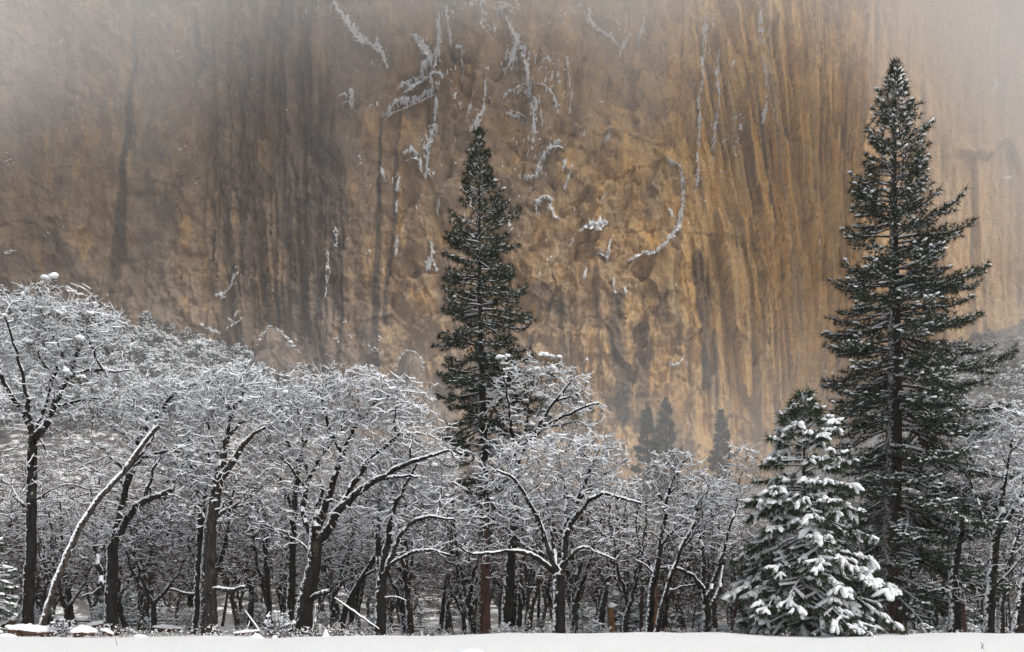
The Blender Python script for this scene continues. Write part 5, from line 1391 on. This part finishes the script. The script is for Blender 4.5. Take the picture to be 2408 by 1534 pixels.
# ------------------------------------------------------------------ undergrowth
def shrub(seed, H, W, n, brown, snow_amt, blob):
    rg = np.random.default_rng(seed); sk = Skel()
    for k in range(7):
        a = rg.random() * 6.28; e = np.array([math.cos(a) * W * 0.4, math.sin(a) * W * 0.4, H * 0.45])
        last = -1 if k == 0 else 0
        for i, p in enumerate(resample([np.array([0, 0, -0.2]), e * 0.5, e], 0.22, rg, 0.1)[(0 if k == 0 else 1):]):
            last = sk.add(p, last, 0.028, 0)
    d = norm(rg.normal(0, 1, (n, 3))) * (rg.random((n, 1)) ** (1 / 2.3))
    A = d * np.array([W, W, H * 0.5]) + np.array([0, 0, H * 0.55]); A = A[A[:, 2] > 0.1]
    P, par, limb, rmin = grow(sk, A, {0}, rg, step=0.2, kill=0.2, gnarl=0.3)
    r = radii(par, rmin, 0.009)
    r = np.minimum(r, 0.034)
    root = link('shrub', None)
    tree_parts(root, np.zeros(3), P, par, np.maximum(r, 0.0) + (par < 0) * 0.01, np.zeros(len(P), int), rg, [M['twig_brown'], M['dry_stem' if brown else 'twig'], M['snow']], ('stems', 'stems'), snow_amt=snow_amt, twigs=2, twig_len=0.3, blob=blob, blob_size=0.11, snow_w=0.03, by_limb=False, top_bias=0.3)
    return root
SHR = [shrub(601, 1.3, 1.0, 320, False, 1.0, 0.14), shrub(602, 1.0, 1.2, 320, True, 0.55, 0.05), shrub(603, 2.2, 1.4, 420, False, 0.95, 0.08), shrub(604, 0.75, 0.9, 240, True, 0.75, 0.10)]
hu = [False] * 4
def undergrowth():
    for i in range(190):
        band = rng.random()
        if band < 0.45:   y = rng.uniform(66.5, 82); u = rng.uniform(720, 2420)
        elif band < 0.55: y = rng.uniform(78, 90); u = rng.uniform(-30, 760)
        else:             y = rng.uniform(84, 165); u = rng.uniform(-40, 2450)
        if y < 83: k = int(rng.choice([1, 3, 3, 1, 0]))
        else: k = int(rng.choice([0, 2, 2, 0, 1]))
        x = (u - UC) / F * y; z = float(ground_h(x, y))
        lab = ('dry brown shrub flecked with snow near the %s' if k in (1, 3) else 'snow-covered shrub near the %s') % nearest_hero(u)
        place(SHR[k], hu[k], (x, y, z), rng.random() * 6.28, rng.uniform(0.7, 1.25), lab, 'shrub', 'dry shrubs along the snow bank' if k in (1, 3) else 'snowy shrubs in the wood'); hu[k] = True
undergrowth()

def dry_grass():
    rg = np.random.default_rng(620); n = 9000
    y = rg.uniform(64.5, 80, n); u = np.where(rg.random(n) < 0.8, rg.uniform(740, 2420, n), rg.uniform(0, 760, n)); x = (u - UC) / F * y
    dens = fbm(x / 2.6, y / 2.6, 622, 3)
    keep = dens > 0.46; x, y = x[keep], y[keep]; n = len(x)
    o = np.stack([x, y, ground_h(x, y)], 1); hgt = rg.uniform(0.25, 0.75, n)
    e = o + np.stack([rg.normal(0, 0.16, n), rg.normal(0, 0.16, n), hgt], 1); d = norm(e - o); z = np.full(n, 0.010)
    g = Geo(); V, q = tubes(o, e, z, z * 0.3, z, z * 0.3, d, d, 3, REF_Y); g.add(V, q)
    gr = link('dry_grass', g.mesh('dry_grass', M['dry_stem'], False), kind='stuff', label='dry brown stems poking from the snow below the trees')
    sg = Geo(); k = rg.random(n) < 0.5; c = k.sum(); s = rg.uniform(0.03, 0.085, c)
    lumps(sg, o[k] + (e - o)[k] * rg.uniform(0.4, 1.0, (c, 1)), np.stack([s * 1.2, s, s * 0.8], 1), rg)
    link('snow', sg.mesh('snow', M['snow'], False), gr, kind='stuff')
dry_grass()

# ------------------------------------------------------------------ fallen logs, each with its snow
def log(label, u0, v0, u1, v1, y, r, snow_h=0.16, seed=0, name='fallen_log', mat='log_wood', group=None):
    rg = np.random.default_rng(700 + seed)
    a, c = PX(u0, v0, y), PX(u1, v1, y); c[1] += 0.4
    for p_ in (a, c):
        gz = float(ground_h(p_[0], p_[1])); p_[2] = max(p_[2], gz + r * 0.35)
    pts = resample([a, (a + c) / 2 + np.array([0, 0, rg.normal(0, 0.05)]), c], 0.25, rg, 0.05)
    k = len(pts); s = np.linspace(0, 1, k); rr = r * (1 - 0.25 * s) * rg.uniform(0.9, 1.1, k); D = norm(np.gradient(pts, axis=0))
    g = Geo(); V, q = tubes(pts[:-1], pts[1:], rr[:-1], rr[1:], rr[:-1], rr[1:], D[:-1], D[1:], 10, REF_Z); g.add(V, q)
    for p_, r_, dd in ((pts[0], rr[0], -D[0]), (pts[-1], rr[-1], D[-1])):      # hollow-looking broken ends
        P0 = np.array([p_]); P1 = np.array([p_ - dd * 0.12]); V, q = tubes(P0, P1, np.array([r_]), np.array([0.02]), np.array([r_]), np.array([0.02]), dd[None], dd[None], 10, REF_Z); g.add(V, q)
    org = pts.mean(0); root = link(name, None, None, org, label, 'log', group)
    link('wood', g.mesh('wood', M[mat], True, org), root)
    sg = Geo(); hh = snow_h * (0.6 + 0.7 * np.sin(np.pi * np.clip(s * 0.94 + 0.03, 0, 1))) * rg.uniform(0.85, 1.15, k); up = np.array([0, 0, 1.0]) * (rr * 0.75)[:, None]
    V, q = tubes((pts + up)[:-1], (pts + up)[1:], (rr * 1.02)[:-1], (rr * 1.02)[1:], hh[:-1], hh[1:], D[:-1], D[:-1] * 0.5 + D[1:] * 0.5, 8, REF_Z); sg.add(V, q)
    lumps(sg, (pts + up)[[0, -1]], np.stack([rr[[0, -1]] * 1.1, rr[[0, -1]], hh[[0, -1]] * 1.05], 1), rg, ICO2, 0.08, D[[0, -1]])
    link('snow', sg.mesh('snow', M['snow'], True, org), root, kind='stuff')
    return root
log('thick log chunk tilted up at the left picture edge under snow', -6, 1482, 27, 1458, 67, 0.32, 0.2, 1)
log('long low log buried under deep snow before the leaning dead trunk', 22, 1484, 128, 1490, 65.5, 0.26, 0.30, 2)
log('short dark log under a rounded snow heap left of the flat-topped oak', 173, 1492, 217, 1490, 65, 0.24, 0.30, 3)
log('small log end poking from snow at the foot of the flat-topped oak', 240, 1486, 258, 1494, 66, 0.15, 0.2, 4)
log('snow-topped log lying behind the flat-topped oak', 205, 1477, 246, 1468, 78, 0.22, 0.2, 5)
log('reddish log under snow left of the snow-plastered oak', 366, 1480, 420, 1482, 76, 0.24, 0.2, 6)
log('thin snowy log lying right of the thick grey oak', 552, 1492, 606, 1486, 69, 0.13, 0.12, 7)
log('forked bare branch propped against the thick grey oak', 612, 1488, 574, 1440, 70, 0.10, 0.05, 8, 'fallen_branch', 'grey_bark')
log('short bare branch leaning across the forked one', 578, 1486, 586, 1455, 70, 0.09, 0.04, 9, 'fallen_branch', 'grey_bark')
log('pale dead limb standing against the broad domed oak', 736, 1494, 742, 1424, 67.2, 0.12, 0.05, 10, 'fallen_branch', 'dead_wood')
log('long dead limb sagging to the snow before the forked oak', 788, 1408, 888, 1480, 67.5, 0.07, 0.07, 11, 'fallen_branch', 'grey_bark')

def mound(name, label, u, y, w, h, seed, cone=0.0):
    rg = np.random.default_rng(seed)
    x = (u - UC) / F * y; z = float(ground_h(x, y)); V, Fc = ICO3
    V = V.copy(); nz = fbm(V[:, 0] * 2 + 7, V[:, 1] * 2 + V[:, 2], seed, 3) - 0.5
    V = V * (1 + 0.35 * nz[:, None]); V[:, :2] *= (1 - cone * np.clip(V[:, 2:3], 0, 1))
    V = V * np.array([w, w * 0.8, h]); V[:, 2] = np.maximum(V[:, 2], -0.15)
    link(name, mk_mesh(name, V, [Fc], True, M['snow']), None, (x, y, z), label, 'snow mound', 'snow mounds')
mound('snow_mound', 'rounded snow lump in the near meadow at the bottom of the picture', 1105, 37.5, 0.60, 0.25, 801)
mound('snow_mound', 'small pointed snow lump on the bank right of the thick grey oak', 603, 61.0, 0.42, 0.28, 802, 0.4)
mound('snow_mound', 'tall snow-capped stump cone left of the forked oak', 766, 64.5, 0.36, 0.78, 803, 0.75)
mound('snow_mound', 'low snow heap before the flat-topped oak', 330, 62.5, 0.45, 0.2, 804)
mound('snow_mound', 'small snow knob left of the broad domed oak', 646, 63.5, 0.22, 0.24, 805)
mound('snow_mound', 'broad snow heap at the left picture edge', 12, 63.5, 0.7, 0.3, 806)
b = SHR[0]
o = copy_tree(b); g_ = ground_at(655, 67.5); o.location = [float(c) for c in g_]; o.scale = (1.1, 1.1, 1.35); o['label'] = 'snow-heaped brush pile beside the broad domed oak'; o['category'] = 'shrub'; o['group'] = 'snowy shrubs in the wood'
o = copy_tree(b); g_ = ground_at(150, 65.5); o.location = [float(c) for c in g_]; o.scale = (1.1, 1.1, 0.9); o['label'] = 'white twiggy bush between the snow-buried logs'; o['category'] = 'shrub'; o['group'] = 'snowy shrubs in the wood'

def stems(label, u, y, hs, seed):
    rg = np.random.default_rng(seed); g_ = ground_at(u, y); n = len(hs)
    o = np.zeros((n, 3)) + rg.normal(0, 0.05, (n, 3)) * np.array([1, 1, 0]); e = o + np.stack([np.array([h[0] for h in hs]), np.zeros(n), np.array([h[1] for h in hs])], 1); d = norm(e - o); z = np.full(n, 0.016)
    root = link('grass_stem', None, None, g_, label, 'grass stem')
    for k in range(n):
        g = Geo(); V, q = tubes(o[k:k + 1], e[k:k + 1], z[:1], z[:1] * 0.5, z[:1], z[:1] * 0.5, d[k:k + 1], d[k:k + 1], 4, REF_Y); g.add(V, q)
        link('blade', g.mesh('blade', M['dry_stem'], False), root)
stems('two dry stems crossing in the snow at the lower right', 2312, 42, [(-0.12, 0.3), (0.12, -0.02 + 0.25)], 811)
stems('single bent stem in the snow before the logs', 277, 48, [(-0.06, 0.32)], 812)
stems('dark stem pair before the flat-topped oak', 400, 61.5, [(0.02, 0.5), (0.08, 0.4)], 813)
stems('tiny dark stems before the thick grey oak', 640, 61.5, [(0.03, 0.35)], 814)

# ------------------------------------------------------------------ rail fence beyond the front trees
def fence(label, u0, u1, y, seed):
    rg = np.random.default_rng(seed)
    a = ground_at(u0, y); root = link('rail_fence', None, None, a, label, 'fence')
    n = int(abs(u1 - u0) / 43) + 1; us = np.linspace(u0, u1, n)
    tops = []
    for u in us:
        p = ground_at(u, y); P0 = np.array([p - [0, 0, 0.2]]); P1 = np.array([p + [0, 0, 0.85]]); rr = np.array([0.10]); g = Geo()
        V, q, c = tubes(P0, P1, rr, rr, rr, rr, norm(P1 - P0), norm(P1 - P0), 6, REF_Y, True); g.add(V, q, c)
        post = link('post', g.mesh('post', M['fence_wood'], False, a), root)
        sg = Geo(); lumps(sg, P1 + np.array([[0, 0, 0.04]]), np.array([[0.13, 0.12, 0.13]]), rg, ICO1, 0.1); link('snow', sg.mesh('snow', M['snow'], True, a), post)
        tops.append(P1[0] - np.array([0, 0, 0.14]))
    for p, q_ in zip(tops[:-1], tops[1:]):
        for dz, nm in ((0, 'rail'), (-0.38, 'rail')):
            P0, P1 = p[None] + [0, 0, dz], q_[None] + [0, 0, dz]; rr = np.array([0.085]); D = norm(P1 - P0); g = Geo()
            V, q, c = tubes(P0, P1, rr, rr, rr, rr, D, D, 6, REF_Z, True); g.add(V, q, c)
            rail = link(nm, g.mesh(nm, M['fence_wood'], False, a), root)
            sg = Geo(); up = np.array([[0, 0, 0.10]]); V, q = tubes(P0 + up, P1 + up, rr, rr, rr * 0.8, rr * 0.8, D, D, 5, REF_Z); sg.add(V, q); link('snow', sg.mesh('snow', M['snow'], True, a), rail)
fence('low snow-topped rail fence running behind the front oaks', -40, 440, 100, 821)
fence('short stretch of rail fence right of the thick grey oak', 560, 680, 100, 822)
fence('rail fence glimpsed behind the forked oak', 800, 1000, 104, 823)

# ------------------------------------------------------------------ boulders with snow tops at the foot of the wall
def boulder(label, poly, y, thick, seed):
    """a leaning slab outlined by picture points, given real thickness and a rough face, with snow along its head"""
    rg = np.random.default_rng(seed)
    pts = np.array([PX(u, v, y) for u, v in poly]); c = pts.mean(0); n = len(pts)
    cl = np.vstack([pts, pts[:1]]); dl = np.concatenate([[0], np.cumsum(np.linalg.norm(np.diff(cl, axis=0), axis=1))]); m_ = 64
    tt = np.linspace(0, dl[-1], m_ + 1)[:-1]; pts = np.stack([np.interp(tt, dl, cl[:, i]) for i in range(3)], 1); n = m_
    rings = []
    prof = [(0.10, -0.56), (0.3, -0.55), (0.5, -0.52), (0.68, -0.47), (0.82, -0.40), (0.93, -0.27), (1.0, -0.05), (1.02, 0.3), (1.0, 0.7), (0.9, 1.0)]
    for s, d in prof:
        q_ = c + (pts - c) * np.array([s, 1, s]); nz_ = fbm(q_[:, 0] / 4.0, q_[:, 2] / 6.0, seed, 4) - 0.5; fz = facets(q_[:, 0], q_[:, 2], 4.5, 6.0, seed + 5, 1.2)[0]
        q_[:, 1] += d * thick - 2.5 * nz_ - 1.2 * fz; q_[:, [0, 2]] += (rg.random((n, 2)) - 0.5) * 0.5 * s; rings.append(q_)
    V = np.concatenate(rings + [[c + np.array([0, -0.57 * thick, 0])]]); f = []; k_ = len(prof)
    for r_ in range(k_ - 1):
        for i in range(n): f.append((r_ * n + i, r_ * n + (i + 1) % n, (r_ + 1) * n + (i + 1) % n, (r_ + 1) * n + i))
    t = np.array([(k_ * n, (i + 1) % n, i) for i in range(n)])
    root = link('boulder', None, None, c, label, 'boulder')
    me = mk_mesh('rock', V - c, [np.array(f), t], False, GRANITE)
    nv = len(V)
    for nm, val in (('warm', 0.0), ('pale', 0.0), ('snow_cover', 0.0), ('grey', 0.7), ('patch', 0.1)): set_attr(me, nm, np.full(nv, val))
    for nm, sx, sz, sd in (('grain', 0.6, 1.4, 1), ('stain', 1.6, 14, 2), ('vein_crack_shade', 1.2, 3.0, 3)): set_attr(me, nm, np.clip(0.25 + 2.0 * fbm(V[:, 0] / sx, V[:, 2] / sz, seed + sd, 3) - 0.6, 0, 1))
    link('rock', me, root)
    sg = Geo(); top = pts[pts[:, 2] > c[2] + 0.25 * (pts[:, 2].max() - c[2])]
    if len(top) > 1:
        top = top[np.argsort(top[:, 0])]; m = resample(top, 1.2, rg, 0.1)
        for dy in (-0.3, 0.1, 0.5): lumps(sg, m + np.array([0, dy * thick, -0.1]) + rg.normal(0, 0.2, m.shape), rg.uniform(0.4, 1.0, (len(m), 1)) * np.array([[1.2, 1.6, 0.55]]), rg, ICO1, 0.25)
        link('snow', sg.mesh('snow', M['snow_far'], False, c), root, kind='stuff')
boulder('pale leaning slab with a snowy shoulder at the foot of the dark wall', [(575,905),(600,850),(618,800),(640,772),(668,788),(690,812),(700,860),(705,910)], 415, 14, 831)
boulder('rounded snow-topped buttress of rock left of the middle pine', [(935,1000),(930,900),(938,850),(955,834),(975,830),(990,845),(1000,890),(1004,1000)], 418, 14, 832)

# ------------------------------------------------------------------ photographer with a tripod
def photographer():
    p = ground_at(1239, 77.0); p[2] = CH - (1467 - HV) / F * 77.0 - 1.76
    root = link('person', None, None, p, 'person in dark winter clothes and cap standing behind the snow bank', 'person')
    # one continuous body: joints with a radius each, skinned
    J = [(0, 0, .95, .17), (0, 0, 1.12, .19), (0, .01, 1.32, .215), (0, .0, 1.46, .13), (0, -.01, 1.53, .065), (0, -.02, 1.60, .085), (0, -.02, 1.70, .095),
         (.19, 0, 1.40, .085), (.27, -.02, 1.18, .07), (.24, -.16, .98, .058), (.22, -.22, .94, .045), (-.19, 0, 1.40, .085), (-.27, -.02, 1.18, .07), (-.26, -.10, .96, .058), (-.25, -.13, .90, .045),
         (.11, 0, .85, .12), (.12, -.02, .48, .085), (.13, .0, .08, .065), (.14, -.13, .03, .05), (-.11, 0, .85, .12), (-.12, -.02, .48, .085), (-.13, .0, .08, .065), (-.14, -.13, .03, .05)]
    E = [(0, 1), (1, 2), (2, 3), (3, 4), (4, 5), (5, 6), (2, 7), (7, 8), (8, 9), (9, 10), (2, 11), (11, 12), (12, 13), (13, 14), (0, 15), (15, 16), (16, 17), (17, 18), (0, 19), (19, 20), (20, 21), (21, 22)]
    me = bpy.data.meshes.new('body'); me.from_pydata([j[:3] for j in J], E, []); me.update()
    o = link('body', me, root)
    sk = o.modifiers.new('skin', 'SKIN'); sk.use_smooth_shade = True
    for i, j in enumerate(J): me.skin_vertices[0].data[i].radius = (j[3], j[3] * 0.85)
    me.skin_vertices[0].data[0].use_root = True
    ss = o.modifiers.new('sub', 'SUBSURF'); ss.levels = 2; ss.render_levels = 2
    me.materials.append(M['jacket'])
    # face, cap and hands
    def blob(nm, c, s, mat, par=root):
        V, Fc = ICO3; return link(nm, mk_mesh(nm, V * np.array(s) + np.array(c), [Fc], True, M[mat]), par)
    V, Fc = ICO3; V = V.copy(); V[:, 2] *= 1.25; nose = np.exp(-((V[:, 0] / 0.22) ** 2 + ((V[:, 2] + 0.05) / 0.3) ** 2)) * (V[:, 1] < 0); V[:, 1] -= 0.28 * nose
    eye = (np.exp(-(((np.abs(V[:, 0]) - 0.38) / 0.16) ** 2 + ((V[:, 2] - 0.22) / 0.12) ** 2))) * (V[:, 1] < 0); V[:, 1] += 0.14 * eye
    face = link('face', mk_mesh('face', V * np.array([.078, .092, .088]) + np.array([0, -.03, 1.63]), [Fc], True, M['skin']), root)
    for sx in (-1, 1): blob('ear', (sx * .08, -.01, 1.63), (.014, .022, .032), 'skin', face)
    cap = blob('cap', (0, -.005, 1.70), (.10, .112, .075), 'jacket')
    V = ICO2[0] * np.array([.075, .07, .012]) + np.array([0, -.12, 1.685]); link('brim', mk_mesh('brim', V, [ICO2[1]], True, M['jacket']), cap)
    for sx, c in ((1, (.21, -.26, .92)), (-1, (-.25, -.16, .86))):
        hg = Geo(); V = ICO2[0] * np.array([.036, .022, .045]) + np.array(c); hg.add(V, ICO2[1])
        for f in range(5):
            L = [.05, .075, .082, .076, .06][f]; off = np.array([(f - 2) * .015 * 1.05, -.004, -.04]) if f else np.array([-sx * .036, -.012, -.01])
            P0 = (np.array(c) + off)[None]; P1 = P0 + np.array([[0 if f else -sx * .02, -.012, -L * .5]]); P2 = P1 + np.array([[0, -.022, -L * .4]]); r1 = np.array([.0085])
            for a_, b_ in ((P0, P1), (P1, P2)):
                V, q, cc = tubes(a_, b_, r1, r1 * .9, r1, r1 * .9, norm(b_ - a_), norm(b_ - a_), 6, REF_Y, True); hg.add(V, q, cc)
        link('hand', hg.mesh('hand', M['jacket'], True), root)
    # tripod with a camera under a dark cover
    tpos = ground_at(1275.5, 76.6); tpos[2] = CH - (1475 - HV) / F * 76.6 - 1.42
    tr = link('tripod', None, None, tpos, 'dark tripod with a covered camera beside the standing person', 'tripod')
    for a in (0.3, 2.4, 4.5):
        P0 = np.array([[0, 0, 1.15]]); P1 = np.array([[math.cos(a) * .45, math.sin(a) * .45, -0.05]]); g = Geo()
        V, q, c = tubes(P0, P1, np.array([.026]), np.array([.016]), np.array([.026]), np.array([.016]), norm(P1 - P0), norm(P1 - P0), 7, REF_Y, True); g.add(V, q, c)
        link('leg', g.mesh('leg', M['black_metal'], True), tr)
    P0 = np.array([[0, 0, 1.1]]); P1 = np.array([[0, 0, 1.3]]); g = Geo(); V, q, c = tubes(P0, P1, np.array([.03]), np.array([.03]), np.array([.03]), np.array([.03]), norm(P1 - P0), norm(P1 - P0), 7, REF_Y, True); g.add(V, q, c)
    link('column', g.mesh('column', M['black_metal'], True), tr)
    V, Fc = ICO2; V = V * (1 + 0.15 * np.sin(V[:, 0:1] * 7)) * np.array([.12, .14, .15]) + np.array([0, 0, 1.40]); body = link('camera_cover', mk_mesh('camera_cover', V, [Fc], True, M['black_metal']), tr)
    P0 = np.array([[0.02, .1, 1.40]]); P1 = np.array([[0.02, .28, 1.42]]); g = Geo(); V, q, c = tubes(P0, P1, np.array([.05]), np.array([.055]), np.array([.05]), np.array([.055]), norm(P1 - P0), norm(P1 - P0), 10, REF_Z, True); g.add(V, q, c)
    link('lens', g.mesh('lens', M['black_metal'], True), body)
photographer()

# ------------------------------------------------------------------ things that still share a label are told apart by their place
def number_labels():
    by = {}
    for o in bpy.data.objects:
        if o.parent is None and o.get('label') and o.get('group'): by.setdefault(o['label'], []).append(o)
    word = ['first', 'second', 'third', 'fourth', 'fifth', 'sixth', 'seventh', 'eighth', 'ninth', 'tenth', 'eleventh', 'twelfth', 'thirteenth', 'fourteenth', 'fifteenth', 'sixteenth', 'seventeenth', 'eighteenth', 'nineteenth', 'twentieth']
    for lab, obs in by.items():
        if 1 < len(obs) <= 20:
            obs.sort(key=lambda o: o.location[0] / o.location[1])
            for k, o in enumerate(obs): o['label'] = lab + (', left of two' if k == 0 else ', right of two') if len(obs) == 2 else lab + ', %s from the left' % word[k]
number_labels()
